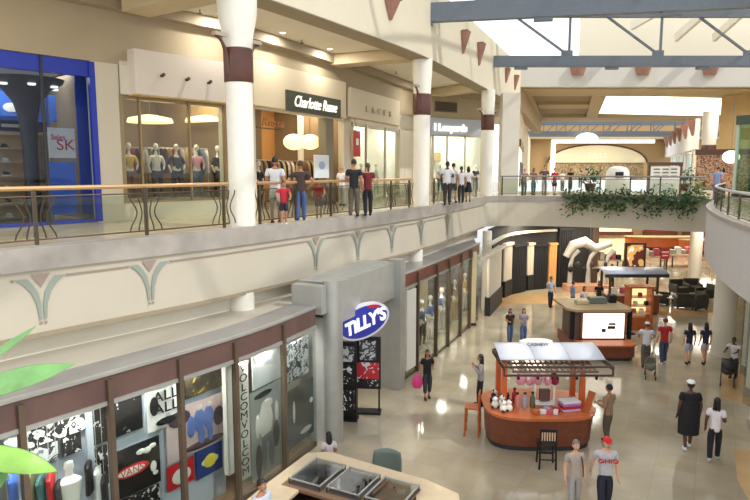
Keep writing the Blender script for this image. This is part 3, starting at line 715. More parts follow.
def variant(female, stride, al, ar, sit, heavy, top, bottom, lean):
    key = (female, stride, al, ar, sit, heavy, top, bottom, lean)
    if key in VAR: return VAR[key]
    sw = .165 if female else .19; hw = .09; k = heavy
    hz = .92 if not sit else .50
    if sit: kn = [(-.11, -.42, .48), (.11, -.42, .48)]; an = [(-.11, -.42, .09), (.11, -.40, .09)]
    else:
        s_ = stride; kn = [(-.095, -s_*.55-.02, .50), (.095, s_*.25-.03, .49)]; an = [(-.09, -s_*.8, .085), (.09, s_*.9, .085+.04*(s_ > .15))]
    hp = [(-hw, 0, hz), (hw, 0, hz)]
    ly = -lean
    pel = (0, 0, hz+.06); wai = (0, ly*.25, hz+.20); che = (0, ly*.6, hz+.38); ucs = (0, ly*.85, hz+.50); nb = (0, ly, hz+.575); nt_ = (0, ly*1.1-.01, hz+.66)
    sh = [(-sw, ly*.85, hz+.52), (sw, ly*.85, hz+.52)]
    armk = [al, ar]
    el = []; wr = []
    for i, sg in enumerate((-1, 1)):
        e, w_ = arm_pts(armk[i], sg, sh[i]); el.append(e); wr.append(w_)
    def body_chain(rs, rs_=1):
        V = [pel+((.125*rs*k, .1*rs*k),), wai+((.115*rs*k, .09*rs*k),), che+((.135*rs*k, .10*rs*k),), ucs+((.12*rs*k, .085*rs*k),)]
        return V
    V = body_chain(.84); Ed = [(0, 1), (1, 2), (2, 3)]
    V += [nb+(.056,), nt_+(.052,)]; Ed += [(3, 4), (4, 5)]
    for i in (0, 1):
        b0 = len(V)
        V += [hp[i]+(.074*k,), kn[i]+(.056,), (kn[i][0]*.5+an[i][0]*.5, kn[i][1]*.5+an[i][1]*.5+.01, kn[i][2]*.6+an[i][2]*.4, .052), an[i]+(.042,)]
        Ed += [(0, b0), (b0, b0+1), (b0+1, b0+2), (b0+2, b0+3)]
        b0 = len(V)
        V += [sh[i]+(.06,), el[i]+(.046,), wr[i]+(.033,)]
        Ed += [(3, b0), (b0, b0+1), (b0+1, b0+2)]
    B = MB(); vs, fs = skinmesh(V, Ed, 0); B.add(vs, fs)
    # hands: palm and five fingers each
    for i, sg_ in enumerate((-1, 1)):
        wv = Vector(wr[i]); d = (wv-Vector(el[i])).normalized(); side = Vector((0, 1, 0)) if abs(d.z) > .6 else Vector((1, 0, 0))*sg_
        side = (side-d*side.dot(d)).normalized(); nrm = d.cross(side).normalized()
        hv = [tuple(wv-d*.02)+(.024,), tuple(wv+d*.045)+((.036, .018),), tuple(wv+d*.085)+((.036, .016),)]; he = [(0, 1), (1, 2)]
        vs, fs = skinmesh(hv, he, 0, 1); B.add(vs, fs)
        for f_, (o_, L_) in enumerate(((-.028, .062), (-.0095, .074), (.0095, .07), (.028, .055))):
            a = wv+d*.07+side*o_; b1 = a+d*L_*.55+nrm*.006; c1 = b1+d*L_*.5+nrm*.02
            B.tube([a, b1, c1], [.0095, .009, .007], 6)
        a = wv+d*.03-side*.03; B.tube([a, a-side*.025+d*.03, a-side*.03+d*.06+nrm*.01], [.012, .011, .008], 6)
    # feet
    for i in (0, 1):
        B.ell((an[i][0], an[i][1]-.06, an[i][2]-.035), (.042, .11, .04), 10, 6)
    # head
    hc = Vector((0, ly*1.1-.02, hz+.755))
    def hf(x, y, z):
        if z < 0: x *= 1-.28*(-z)**1.5; y = y*(1-.12*(-z)) - .10*(-z)
        return x, y, z
    B.ell(hc, (.076, .096, .118), 16, 12, hf)
    B.tube([hc+Vector((0, -.09, .015)), hc+Vector((0, -.113, -.022)), hc+Vector((0, -.094, -.032))], [.008, .015, .01], 6)
    for s_ in (-1, 1): B.ell(hc+Vector((s_*.077, .008, -.005)), (.012, .022, .033), 8, 6)
    B.m = 1
    for s_ in (-1, 1): B.ell(hc+Vector((s_*.031, -.083, .012)), (.015, .01, .009), 8, 6)
    B.m = 2
    for s_ in (-1, 1): B.ell(hc+Vector((s_*.031, -.092, .012)), (.007, .004, .007), 6, 4); B.box(hc+Vector((s_*.031, -.088, .034)), (.032, .008, .006))
    B.m = 3; B.ell(hc+Vector((0, -.094, -.06)), (.026, .009, .009), 8, 5)
    # top
    T = None
    if top:
        V = body_chain(1.26); V[0] = (pel[0], pel[1], pel[2]-.16, (.16*k, .13*k)); Ed = [(0, 1), (1, 2), (2, 3)]
        V += [(nb[0], nb[1], nb[2]-.03, (.075, .07))]; Ed += [(3, 4)]
        fr = {'tee': .62, 'long': 1.95, 'tank': .12}[top]
        for i in (0, 1):
            b0 = len(V); V.append(sh[i]+(.08,)); Ed.append((3, b0))
            s0, e0, w0 = Vector(sh[i]), Vector(el[i]), Vector(wr[i])
            if fr <= 1: q = s0.lerp(e0, fr); V.append(tuple(q)+(.078 if top == 'tee' else .07,)); Ed.append((b0, b0+1))
            else: V.append(tuple(e0)+(.064,)); V.append(tuple(e0.lerp(w0, fr-1))+(.05,)); Ed += [(b0, b0+1), (b0+1, b0+2)]
        T = MB(); vs, fs = skinmesh(V, Ed, 0); T.add(vs, fs)
    Bt = None
    if bottom in ('trousers', 'shorts', 'wide', 'capri'):
        wdn = 1.25 if bottom == 'wide' else 1.0
        V = [(0, 0, hz+.16, (.14*k, .115*k)), (0, 0, hz+.02, (.15*k, .125*k))]; Ed = [(0, 1)]
        for i in (0, 1):
            b0 = len(V); V.append(hp[i]+(.112*k*wdn,)); Ed.append((1, b0))
            K = Vector(kn[i]); A = Vector(an[i]); Hh = Vector(hp[i])
            if bottom == 'shorts': V.append(tuple(Hh.lerp(K, .9))+(.1,)); Ed.append((b0, b0+1))
            elif bottom == 'wide': V.append(tuple(K)+(.125,)); V.append(tuple(K.lerp(A, .35))+(.12,)); Ed += [(b0, b0+1), (b0+1, b0+2)]
            else:
                V.append(tuple(K)+(.086,)); V.append(tuple(K.lerp(A, .5))+(.076,)); V.append(tuple(K.lerp(A, 1.02 if bottom == 'trousers' else .6))+(.072,)); Ed += [(b0, b0+1), (b0+1, b0+2), (b0+2, b0+3)]
        Bt = MB(); vs, fs = skinmesh(V, Ed, 1); Bt.add(vs, fs)
    elif bottom == 'robe':
        Bt = MB().lathe((0, 0), [(.25, .42), (.255, .7), (.25, hz+.05), (.21, hz+.35)], 20, 1, .75)
    elif bottom in ('skirt', 'dress'):
        zz = hz-.42; Bt = MB().lathe((0, 0), [(.2, zz), (.17, zz+.2), (.145, hz+.02), (.12, hz+.14)], 18, 1, .85)
    Sh = MB()
    for i in (0, 1):
        Sh.ell((an[i][0], an[i][1]-.055, an[i][2]-.036), (.05, .135, .047), 12, 8, lambda x, y, z: (x*(1-.1*(y < 0)), y, max(z, -.9) if z < 0 else z*(1+.5*(y > .2))))
    VAR[key] = dict(B=B, T=T, Bt=Bt, Sh=Sh, hc=hc, wr=wr, sh=sh, hz=hz)
    return VAR[key]
EYEW = mat('eye_white', (235, 232, 226), .3); EYED = mat('eye_dark', (30, 22, 18), .3); LIP = mat('lips', (168, 90, 84), .5)
def cl(rgb):
    return mat('cloth_%d_%d_%d' % rgb, rgb, .85, var=.06, scale=12)
HAIRS = {'black': mat('hair_black', (26, 22, 22), .5), 'brown': mat('hair_brown', (74, 50, 36), .5), 'grey': mat('hair_grey', (120, 112, 104), .6), 'blond': mat('hair_blond', (176, 142, 92), .55)}
def person(loc, h, face, label, shirt=(200, 200, 200), pants=(60, 66, 90), hair='black', hs='short', skin=0, female=False, stride=0, arms=('down', 'down'), sit=False, heavy=1.0, top='tee', bottom='trousers', lean=0, shoes=(40, 36, 34), hat=None, group=None, extra=None):
    v = variant(female, stride, arms[0], arms[1], sit, heavy, top, bottom, lean)
    root = empty('person', loc, math.radians(face), label, 'person', group); k = h/1.795; root.scale = (k, k, k)
    v['B'].build('body', [SKINS[skin], EYEW, EYED, LIP], root, True)
    if v['T']: v['T'].build('shirt', cl(shirt), root, True)
    if v['Bt']: v['Bt'].build({'trousers': 'trousers', 'capri': 'trousers', 'shorts': 'shorts', 'wide': 'shorts', 'skirt': 'skirt', 'dress': 'skirt', 'robe': 'long_shirt'}[bottom], cl(pants), root, True)
    v['Sh'].build('shoes', cl(shoes), root, True)
    hc = v['hc']
    H = MB()
    def hcut(x, y, z):
        # keep hair off the face: pull the front part up
        if y < -.35 and z < .45: z = .45; 
        if z < -.35: z = -.35
        return x, y, z
    H.ell(hc+Vector((0, .012, .018)), (.087, .1, .122), 16, 12, hcut)
    if hs == 'long':
        H.ell(hc+Vector((0, .07, -.12)), (.088, .05, .2), 12, 8)
        for s_ in (-1, 1): H.ell(hc+Vector((s_*.068, .03, -.1)), (.028, .05, .15), 8, 6)
    if hs == 'bob': H.ell(hc+Vector((0, .045, -.06)), (.098, .07, .11), 12, 8)
    if hs == 'tail': H.ell(hc+Vector((0, .13, -.06)), (.035, .045, .14), 10, 6)
    if hs == 'bun': H.ell(hc+Vector((0, .1, .07)), (.05, .05, .05), 10, 6)
    if hs == 'braids':
        for s_ in (-.07, -.035, 0, .035, .07): H.ell(hc+Vector((s_, .085, -.12)), (.02, .025, .16), 6, 6)
    if hs != 'bald': H.build('hair', HAIRS[hair], root, True)
    if hat:
        c = MB(); c.ell(hc+Vector((0, 0, .055)), (.098, .112, .085), 16, 10, lambda x, y, z: (x, y, max(z, -.1)))
        c.ell(hc+Vector((0, -.13, .05)), (.075, .075, .01), 12, 6)
        c.build('cap', cl(hat), root, True)
    if extra: extra(root, v)
    return root
def GP(px, py, Z=0): x, y = G(px, py, Z); return (x, y, Z)
# --- ground floor
def redprint(root, v):
    text('shirt_print', 'OHIO', .13, (0, -.175, v['hz']+.40), (PI/2, 0, 0), REDM, root, .02, 1.3)
def strap(root, v):
    MB().tube([(.10, -.10, v['hz']+.52), (.135, -.135, v['hz']+.3), (.17, -.08, v['hz']+.02)], .012, 6).build('bag_strap', BLACK, root)
person(G(576, 440, 1.66)+(0,), 1.66, 6, 'older woman in grey blouse and pale trousers beside the man in red cap', (172, 160, 148), (158, 154, 148), 'grey', 'short', 0, True, .12, ('down', 'down'), top='tee', extra=strap)
person(G(607, 437, 1.74)+(0,), 1.74, -4, 'man in red cap, grey t-shirt with red print and navy trousers', (188, 186, 190), (34, 38, 54), 'grey', 'short', 0, False, .14, ('swingb', 'down'), heavy=1.12, hat=(200, 36, 44), extra=redprint)
person(GP(607, 444), 1.66, 215, 'man in tan shirt and olive trousers standing right of the snack kiosk', (150, 124, 98), (92, 82, 62), 'black', 'short', 1, False, .10, ('cross', 'hold'))
person(GP(687, 449), 1.88, 172, 'tall person in white cap and long black shirt over baggy black shorts, seen from behind', (28, 28, 32), (30, 30, 34), 'black', 'short', 2, False, .14, ('down', 'down'), heavy=1.3, bottom='robe', hat=(236, 236, 236), shoes=(230, 230, 230))
person(GP(713, 461), 1.66, 150, 'girl with braids in white top and dark trousers walking away', (226, 220, 222), (30, 30, 36), 'black', 'braids', 2, True, .2, ('hold', 'down'), shoes=(200, 200, 200))
person(GP(427, 399), 1.64, 10, 'woman in black top and dark capris with a pink bag near the shops', (26, 24, 28), (52, 54, 56), 'black', 'long', 1, True, .1, ('down', 'hold'), bottom='capri', heavy=1.08)
person(GP(480, 406), 1.66, -100, 'long haired woman in grey top and black trousers looking at her phone', (150, 144, 150), (26, 26, 32), 'black', 'long', 1, True, .06, ('phone', 'phone'), top='long')
person(GP(509.5, 343), 1.5, 8, 'girl in black top and blue jeans walking, left of the pair', (36, 32, 38), (76, 92, 128), 'black', 'long', 1, True, .12, ('hold', 'swingb'))
person(GP(523, 343), 1.5, -8, 'girl in grey striped top and blue jeans walking, right of the pair', (146, 142, 156), (84, 104, 146), 'brown', 'long', 0, True, .12, ('hold', 'hold'))
person(GP(550, 307), 1.66, 20, 'person in pale blue shirt and dark trousers before the dark pillars', (186, 208, 222), (36, 38, 50), 'black', 'short', 1, False, .06, ('hold', 'down'))
person(GP(663, 364), 1.78, 178, 'man in red t-shirt and blue jeans walking away', (176, 40, 44), (66, 74, 96), 'brown', 'short', 0, False, .12, ('down', 'down'), heavy=1.08, shoes=(220, 220, 220))
person(GP(645, 367), 1.72, 160, 'man in white shirt pushing a stroller beside the man in red', (206, 206, 214), (92, 88, 78), 'black', 'short', 1, False, .1, ('rail', 'rail'), hat=(214, 214, 214))
person(GP(688, 364), 1.6, 176, 'girl in navy top and pale shorts, left of two walking away', (44, 50, 70), (180, 184, 196), 'black', 'long', 0, True, .1, ('down', 'down'), bottom='shorts')
person(GP(704, 364), 1.6, 182, 'girl in navy top and pale shorts, right of two walking away beside the column', (48, 52, 74), (196, 176, 176), 'black', 'long', 0, True, .14, ('down', 'down'), bottom='shorts')
person(D(329, 440, 13.5)[:2]+(0,), 1.37, 200, 'short dark haired woman half hidden behind the counter near the shop glass', (214, 204, 206), (50, 50, 60), 'black', 'long', 1, True, 0, ('hold', 'down'))
person(G(261, 482, 1.66)+(0,), 1.72, 60, 'man in pale blue shirt at the bottom edge, left of the tan counter', (186, 198, 214), (60, 60, 70), 'black', 'short', 1, False, 0, ('down', 'down'), top='long')
person(GP(733, 378), 1.5, -50, 'person in white shirt bending over a pram by the right column', (222, 222, 228), (60, 60, 66), 'black', 'short', 2, False, .05, ('reach', 'reach'), lean=.16)
person(GP(572, 312), 1.62, 100, 'woman in blue striped shirt behind the jewellery kiosk', (110, 150, 190), (60, 60, 80), 'black', 'short', 1, True, 0, ('hold', 'down'))
person(GP(583, 318), 1.6, 30, 'woman in white blouse at the jewellery kiosk', (214, 212, 222), (60, 60, 70), 'black', 'bob', 1, True, 0, ('hold', 'hold'))
person(GP(598, 312), 1.62, -20, 'person in dark top at the centre of the jewellery kiosk', (34, 34, 40), (40, 40, 46), 'black', 'bob', 1, True, 0, ('hold', 'down'))
person(GP(571, 346), 1.35, 120, 'small child in pale shirt beside the jewellery kiosk', (210, 204, 196), (60, 60, 66), 'black', 'short', 1, False, 0, ('hold', 'hold'))
person(GP(611, 290), 1.62, 0, 'shopper in white top farther back beyond the jewellery kiosk', (216, 212, 220), (30, 30, 36), 'black', 'short', 1, True, 0, ('down', 'hold'))
person(GP(724, 286), 1.6, -60, 'person in white top far off beside the right column', (226, 224, 232), (60, 60, 70), 'black', 'short', 1, True, .05, ('hold', 'down'))
# --- upper walkway
def UP(px, py): return GP(px, py, ZT)
person(UP(276, 224), 1.86, 175, 'man in white t-shirt at the railing next to a child in red', (222, 222, 226), (180, 176, 172), 'black', 'short', 1, False, .05, ('down', 'hold'), heavy=1.08, bottom='shorts')
person(UP(284, 225), 1.2, 10, 'child in red shirt beside the man in white', (190, 34, 56), (44, 40, 52), 'black', 'short', 1, False, .05, ('rail', 'rail'), bottom='shorts', shoes=(230, 230, 230))
person(UP(301, 222), 1.76, 185, 'adult in dark top and blue jeans between the two children in red', (70, 56, 52), (74, 92, 136), 'brown', 'short', 1, False, .12, ('hip', 'hip'))
person(UP(319, 219), 1.2, 0, 'child in red shirt right of the adult in jeans', (184, 34, 44), (80, 60, 60), 'brown', 'short', 1, False, 0, ('rail', 'rail'), bottom='shorts')
person(UP(354, 217), 1.84, 170, 'man in black t-shirt and grey trousers, left of the couple', (34, 34, 40), (98, 88, 76), 'black', 'short', 1, False, .1, ('down', 'hold'), heavy=1.05)
person(UP(368, 216), 1.72, 190, 'woman in dark red top and black trousers, right of the couple', (112, 34, 40), (34, 34, 38), 'brown', 'tail', 0, True, .06, ('hold', 'down'))
person(UP(342, 206), 1.66, 160, 'shopper in white by the entrance under the red banner', (236, 234, 232), (200, 196, 190), 'blond', 'short', 0, True, 0, ('hold', 'down'))
person(UP(447, 205), 1.86, 170, 'man in white shirt and dark trousers between second and third columns', (224, 224, 230), (56, 52, 52), 'black', 'short', 2, False, .08, ('hold', 'down'))
person(UP(453, 203), 1.8, 150, 'person in white shirt and dark shorts following the man in white', (214, 214, 220), (70, 68, 70), 'black', 'short', 1, False, .1, ('down', 'down'), bottom='shorts')
person(UP(461, 203), 1.66, 180, 'girl in white top and black trousers near the third column', (230, 228, 232), (44, 42, 46), 'black', 'tail', 1, True, .06, ('down', 'down'))
person(UP(468, 202), 1.66, 175, 'girl in white top and dark skirt near the third column', (236, 236, 240), (30, 30, 34), 'black', 'bob', 1, True, .04, ('hold', 'hold'), bottom='skirt')
person(UP(524, 195), 1.56, 0, 'person in grey top at the left end of the bridge', (150, 120, 110), (90, 96, 110), 'brown', 'short', 0, False, .05, ('rail', 'rail'))
person(UP(533, 195), 1.62, 10, 'person with dark hair and teal trousers leaning on the bridge rail', (110, 96, 92), (84, 110, 120), 'black', 'bob', 1, True, .05, ('rail', 'down'))
person(UP(544, 195), 1.76, -5, 'man in dark shirt and pale trousers on the bridge', (92, 84, 96), (190, 178, 176), 'brown', 'short', 0, False, .05, ('hip', 'down'))
person(UP(554, 195), 1.62, 5, 'woman in red top and black shorts on the bridge', (190, 40, 60), (36, 34, 40), 'brown', 'short', 0, True, .1, ('down', 'hold'), bottom='shorts')
person(UP(562, 191), 1.5, 20, 'person in white top behind the woman in red', (226, 220, 214), (120, 110, 100), 'brown', 'bob', 0, True, 0, ('down', 'down'))
person(UP(570, 190), 1.6, -20, 'person in black top farther back on the bridge', (44, 40, 40), (60, 60, 60), 'black', 'short', 1, False, 0, ('down', 'down'))
person(UP(580, 188), 1.6, 0, 'person in cream top beyond the bridge plants', (206, 190, 166), (80, 70, 60), 'brown', 'short', 0, False, 0, ('down', 'down'))
person(UP(716, 201), 1.66, 140, 'person in light blue shirt walking on the right balcony', (140, 166, 208), (110, 120, 150), 'brown', 'short', 0, False, .08, ('hold', 'down'))
person(UP(722, 196), 1.6, 170, 'person in orange top beyond the one in light blue', (196, 130, 90), (70, 50, 46), 'black', 'bob', 0, True, .05, ('down', 'down'))
# ------------------------------------------------------------ helpers for things standing about
def TH(name, loc, label, cat, rz=0, group=None): return empty(name, loc, rz, label, cat, group)
def B1(parent, name, c, d, m, rz=0, bevel=0): return MB().box(c, d, rz).build(name, m, parent, bevel=bevel)
# carried and pushed things
x, y, z = GP(427, 399)
t = TH('shopping_bag', (x+.30-.62, y-.12, .42), 'pink shopping bag carried by the woman in black near the shops', 'bag')
MB().lathe((0, 0), [(.13, 0), (.17, .12), (.16, .3), (.06, .42)], 12, 1, .6).build('bag_body', mat('pink_bag', (216, 60, 130), .5), t, True)
MB().tube([(-.05, 0, .4), (-.03, 0, .5), (.03, 0, .5), (.05, 0, .4)], .008, 5).build('handle', mat('pink_bag', (216, 60, 130)), t)
def stroller(loc, rz, label, m, s=1):
    t = TH('baby_stroller', loc, label, 'stroller', rz); t.scale = (s,)*3
    MB().ell((0, 0, .5), (.22, .32, .16), 12, 8).build('seat', m, t, True)
    MB().ell((0, .16, .72), (.22, .2, .2), 12, 8, lambda x, y, z: (x, max(y, -.3), max(z, -.4))).build('hood', m, t, True)
    for sx in (-1, 1):
        MB().tube([(sx*.2, -.3, .1), (sx*.2, .2, .55), (sx*.2, .5, 1.0)], .014, 6).build('frame', DARK, t)
        MB().tube([(sx*.2, .35, .1), (sx*.2, -.1, .6)], .014, 6).build('leg', DARK, t)
        for yy in (-.3, .35):
            MB().tube([(sx*.2-.02, yy, .09), (sx*.2+.02, yy, .09)], .09, 14).build('wheel', BLACK, t)
    MB().tube([(-.2, .5, 1.0), (.2, .5, 1.0)], .018, 6).build('handle', BLACK, t)
xx, yy = G(641, 371); stroller((xx, yy-.75, 0), math.radians(-20), 'dark stroller pushed by the man in a white shirt', mat('stroller_grey', (96, 96, 84), .8), .8)
xx, yy = G(727, 384); stroller((xx, yy, 0), math.radians(150), 'dark pram beside the right column with a person bending over it', DARK)

# ------------------------------------------------------------ chairs, stools
def stool(loc, rz, label, wood, hseat=.78, back=1.15, slat=None):
    t = TH('bar_stool', loc, label, 'stool', rz)
    B1(t, 'seat', (0, 0, hseat), (.42, .4, .05), wood, bevel=.01)
    for sx in (-1, 1):
        MB().bar((sx*.2, -.19, 0), (sx*.18, -.17, hseat), .035, .035).build('leg', wood, t)
        MB().bar((sx*.2, .2, 0), (sx*.18, .18, back), .035, .035).build('leg', wood, t)
    for zz in (.25, .45):
        for yy in (-.18, .19): MB().bar((-.19, yy, zz), (.19, yy, zz), .025, .025).build('stretcher', wood, t)
    sb_ = MB()
    for k in range(6): sb_.box((-.15+.06*k, .185, (hseat+back)/2+.05), (.026, .02, back-hseat-.14))
    sb_.build('back_slats', slat or wood, t)
    B1(t, 'backrest', (0, .185, back-.02), (.42, .03, .08), wood)
    return t
stool(G(472, 434)+(0,), math.radians(-105), 'orange wooden bar stool at the left end of the snack kiosk', WOODO, .8, 1.22)
stool(G(546, 466)+(0,), math.radians(175), 'black bar stool with pale slatted back in front of the snack kiosk', BLACK, .62, 1.02, mat('pale_slats', (222, 196, 160), .5))
x, y = G(386, 462, .8)
t = TH('plastic_chair', (x, y, 0), 'grey green chair with a rounded shell back beyond the tan counter', 'chair', math.radians(-12))
SG = mat('grey_green_shell', (112, 126, 118), .5)
mb = MB(); n = 8; vs = []; 
for j in range(6):
    for i in range(n+1):
        u = i/n*2-1; v_ = j/5; wdt = .36*(1-.18*v_**2)*(1-.12*(1-v_))
        zt_ = .48+.50*v_+(.03*(1-u*u) if j == 5 else 0); vs.append((u*wdt, .18-.12*u*u+.06*v_, zt_))
fs = [(j*(n+1)+i, j*(n+1)+i+1, (j+1)*(n+1)+i+1, (j+1)*(n+1)+i) for j in range(5) for i in range(n)]
o = mb.add(vs, fs).build('backrest', SG, t, True); sm = o.modifiers.new('s', 'SOLIDIFY'); sm.thickness = .03
MB().lathe((0, 0), [(.2, .42), (.26, .44), (.28, .48)], 20).build('seat', SG, t, True)
for a in range(4): MB().tube([(0.1*math.cos(a*PI/2+.78), .1*math.sin(a*PI/2+.78), .43), (.3*math.cos(a*PI/2+.78), .3*math.sin(a*PI/2+.78), 0)], .014, 6).build('leg', METAL, t)

# ------------------------------------------------------------ foreground counter with glass cases
kx, ky = -.3, 11.4
poly = [(-2.5, 11.0), (-2.15, 11.8), (-1.5, 13.1), (-1.0, 13.15), (1.05, 11.9), (1.62, 11.35), (1.6, 10.6), (.9, 9.6), (-.8, 9.1), (-2.1, 9.9)]
cen = (-.45, 11.2)
def scl(p, k): return [((q[0]-cen[0])*k+cen[0], (q[1]-cen[1])*k+cen[1]) for q in p]
t = TH('display_counter', (cen[0], cen[1], 0), 'tan topped many sided display counter in the foreground at the bottom of the picture', 'counter')
loc_ = [(p[0]-cen[0], p[1]-cen[1]) for p in poly]; inn = [(a*.60, b*.60) for a, b in loc_]
mb = MB(); n = len(loc_)
vs = []
for z in (1.0, 1.06):
    vs += [(a, b, z) for a, b in loc_]+[(a, b, z) for a, b in inn]
fs = []
for i in range(n):
    j = (i+1) % n
    fs += [(2*n+i, 2*n+j, 3*n+j, 3*n+i), (i, n+i, n+j, j), (i, j, 2*n+j, 2*n+i), (n+j, n+i, 3*n+i, 3*n+j)]
mb.add(vs, fs).build('countertop', WOODT, t)
MB().wall([(a*.93, b*.93) for a, b in loc_+[loc_[0]]][::-1], .1, 1.0, -.06).build('body_panel', WOODR, t)
MB().wall([(a*.88, b*.88) for a, b in loc_+[loc_[0]]][::-1], 0, .1, -.06).build('plinth', BLACK, t)
MB().prism([(a*.92, b*.92) for a, b in loc_], .62, .66).build('inner_shelf', mat('brown_shelf', (120, 86, 66), .4), t)
def glasscase(c, w_, d_, rz, label, items):
    g = TH('glass_case', (c[0], c[1], 1.066), label, 'display case', rz)
    h_ = .11
    for sx in (-1, 1):
        for sy in (-1, 1): MB().box((sx*w_/2, sy*d_/2, h_/2), (.02, .02, h_)).build('corner_post', BRONZE, g)
    MB().box((0, 0, .01), (w_, d_, .02)).build('case_floor', mat('case_felt', (96, 88, 84), .7), g)
    MB().box((0, 0, h_), (w_+.02, d_+.02, .012)).build('glass_top', glassmat('case_glass', (224, 228, 232), .4), g)
    fr = MB()
    for sy in (-1, 1): fr.box((0, sy*d_/2, h_+.01), (w_+.04, .03, .02))
    for sx in (-1, 1): fr.box((sx*w_/2, 0, h_+.01), (.03, d_+.04, .02))
    fr.build('top_frame', METAL, g)
    for (a, b, r_, m_) in items: MB().box((a*w_, b*d_, .05), (r_, r_*.7, .05), a*3).build('merchandise', m_, g)
pk = mat('pink_item', (206, 96, 110), .6); wt = mat('white_item', (224, 224, 222), .6)
rz_ = math.radians(-28)
B1(t, 'case_shelf', (-.03, .4, 1.035), (2.55, 1.15, .06), mat('shelf_brown', (140, 110, 86), .4), rz_)
glasscase((-1.17, 12.0), .72, .98, rz_, 'leftmost glass case on the tan counter, dull brown inside', [(-.2, .2, .12, mat('brown_item', (130, 104, 84), .6)), (.2, -.1, .16, mat('brown_item', (130, 104, 84), .6)), (.1, .3, .1, wt)])
glasscase((-.42, 11.62), .7, .9, rz_, 'middle glass case on the tan counter, reflecting pale light', [(-.1, .2, .2, mat('blue_item', (120, 140, 170), .5)), (.2, -.2, .16, mat('blue_item', (120, 140, 170), .5)), (-.25, -.3, .1, wt)])
glasscase((.33, 11.22), .74, .86, rz_, 'rightmost glass case on the tan counter with pink and white goods', [(-.2, .25, .18, pk), (.15, .2, .16, wt), (.2, -.25, .16, mat('blue_item', (120, 140, 170), .5)), (-.15, -.2, .12, pk)])
for i, (px, py, m_, l) in enumerate(((337, 488, wt, 'small white pot between two glass cases'), (345, 493, wt, 'small white jar in front of the middle glass case'), (379, 486, pk, 'small pink and white packet between the middle and right cases'))):
    pass

# ------------------------------------------------------------ snack kiosk with awning
K = (4.42, 16.25)
t = TH('snack_kiosk', (K[0], K[1], 0), 'rounded red brown snack kiosk with orange posts under a silver awning', 'kiosk')
def sup(rx, ry, n=36, e=.62):
    return [(rx*math.copysign(abs(math.cos(2*PI*i/n))**e, math.cos(2*PI*i/n)), ry*math.copysign(abs(math.sin(2*PI*i/n))**e, math.sin(2*PI*i/n))) for i in range(n)]
def loft(rings, closed=True):
    mb = MB(); vs = []; n = len(rings[0][0])
    for p, z in rings: vs += [(a, b, z) for a, b in p]
    fs = [(k*n+i, k*n+(i+1) % n, (k+1)*n+(i+1) % n, (k+1)*n+i) for k in range(len(rings)-1) for i in range(n)]
    fs += [tuple(range(n))[::-1], tuple(range((len(rings)-1)*n, len(rings)*n))]
    return mb.add(vs, fs)
loft([(sup(1.34, .82), 0), (sup(1.34, .82), .14)]).build('plinth', DARK, t)
loft([(sup(1.37, .88), .14), (sup(1.42, 1.02), .92)]).build('counter_body', WOODR, t, True)
loft([(sup(1.46, 1.1), .92), (sup(1.48, 1.12), 1.0)]).build('countertop', mat('orange_counter', (206, 112, 62), .3, var=.1, scale=5), t)
posts = [(-.95, -.2), (1.15, -.2), (-.95, .6), (1.15, .6)]
for a, b in posts: B1(t, 'post', (a, b, 1.62), (.13, .13, 1.24), mat('bright_orange_post', (214, 104, 50), .4))
fr = MB(); c0, c1, d0, d1 = -1.12, 1.66, -.95, .62; zo = .27
for b in (d0, d1):
    for z in ((1.82+zo, 2.05+zo) if b == d0 else (1.98+zo, 2.05+zo)): fr.bar((c0, b, z), (c1, b, z), .045, .045)
for a in (c0, c1):
    for z in (1.98+zo, 2.05+zo): fr.bar((a, d0, z), (a, d1, z), .045, .045)
    fr.bar((a, d0, 1.8+zo), (a, d0, 2.07+zo), .04, .04)
fr.build('canopy_frame', mat('canopy_brown', (78, 62, 54), .5, .3), t)
lt = MB()
for k in range(16): lt.bar((-.85+k*.14, d0+.05, 1.92+zo), (-.85+k*.14, .35, 2.02+zo), .025, .04)
for b in (-.9, -.6, -.3, 0, .3): lt.bar((-.9, b, 1.95+zo+.05*b), (1.3, b, 1.95+zo+.05*b), .05, .05)
lt.build('lattice', mat('canopy_lattice', (112, 88, 74), .5), t)
mb = MB()
for i in range(3):
    x0 = c0+i*.93; x1 = x0+.915; pv = []
    for k in range(6):
        u = k/5; yy = -.42+1.05*u; zz = 2.08+zo+.17*math.sin(u*PI*.55)
        pv += [(x0, yy, zz), (x1, yy, zz)]
    mb.add(pv, [(2*k, 2*k+1, 2*k+3, 2*k+2) for k in range(5)])
o = mb.build('awning', mat('awning_white', (224, 226, 236), .45), t, True); o.modifiers.new('s', 'SOLIDIFY').thickness = .03
o = MB().lathe((0, 0), [(.48, 2.47), (.46, 2.6), (.34, 2.64)], 24, 1, .4).build('awning_crown', WHITE, t, True); o.location = (.05, .5, 0)
text('lettering', 'CASHEW', .12, (.05, .3, 2.55), (PI/2, 0, 0), mat('navy_letters', (60, 70, 120), .5), t, .006, 1.2)
for k in range(11):
    a = -1.0+.25*k; o = MB().ell((0, 0, 0), (.04, .04, .055), 8, 6).build('hanging_bulb', (mat('bulb_cream', (236, 226, 200), .3), BLACK)[k % 2], t, True); o.location = (a, -.93, 2.02)
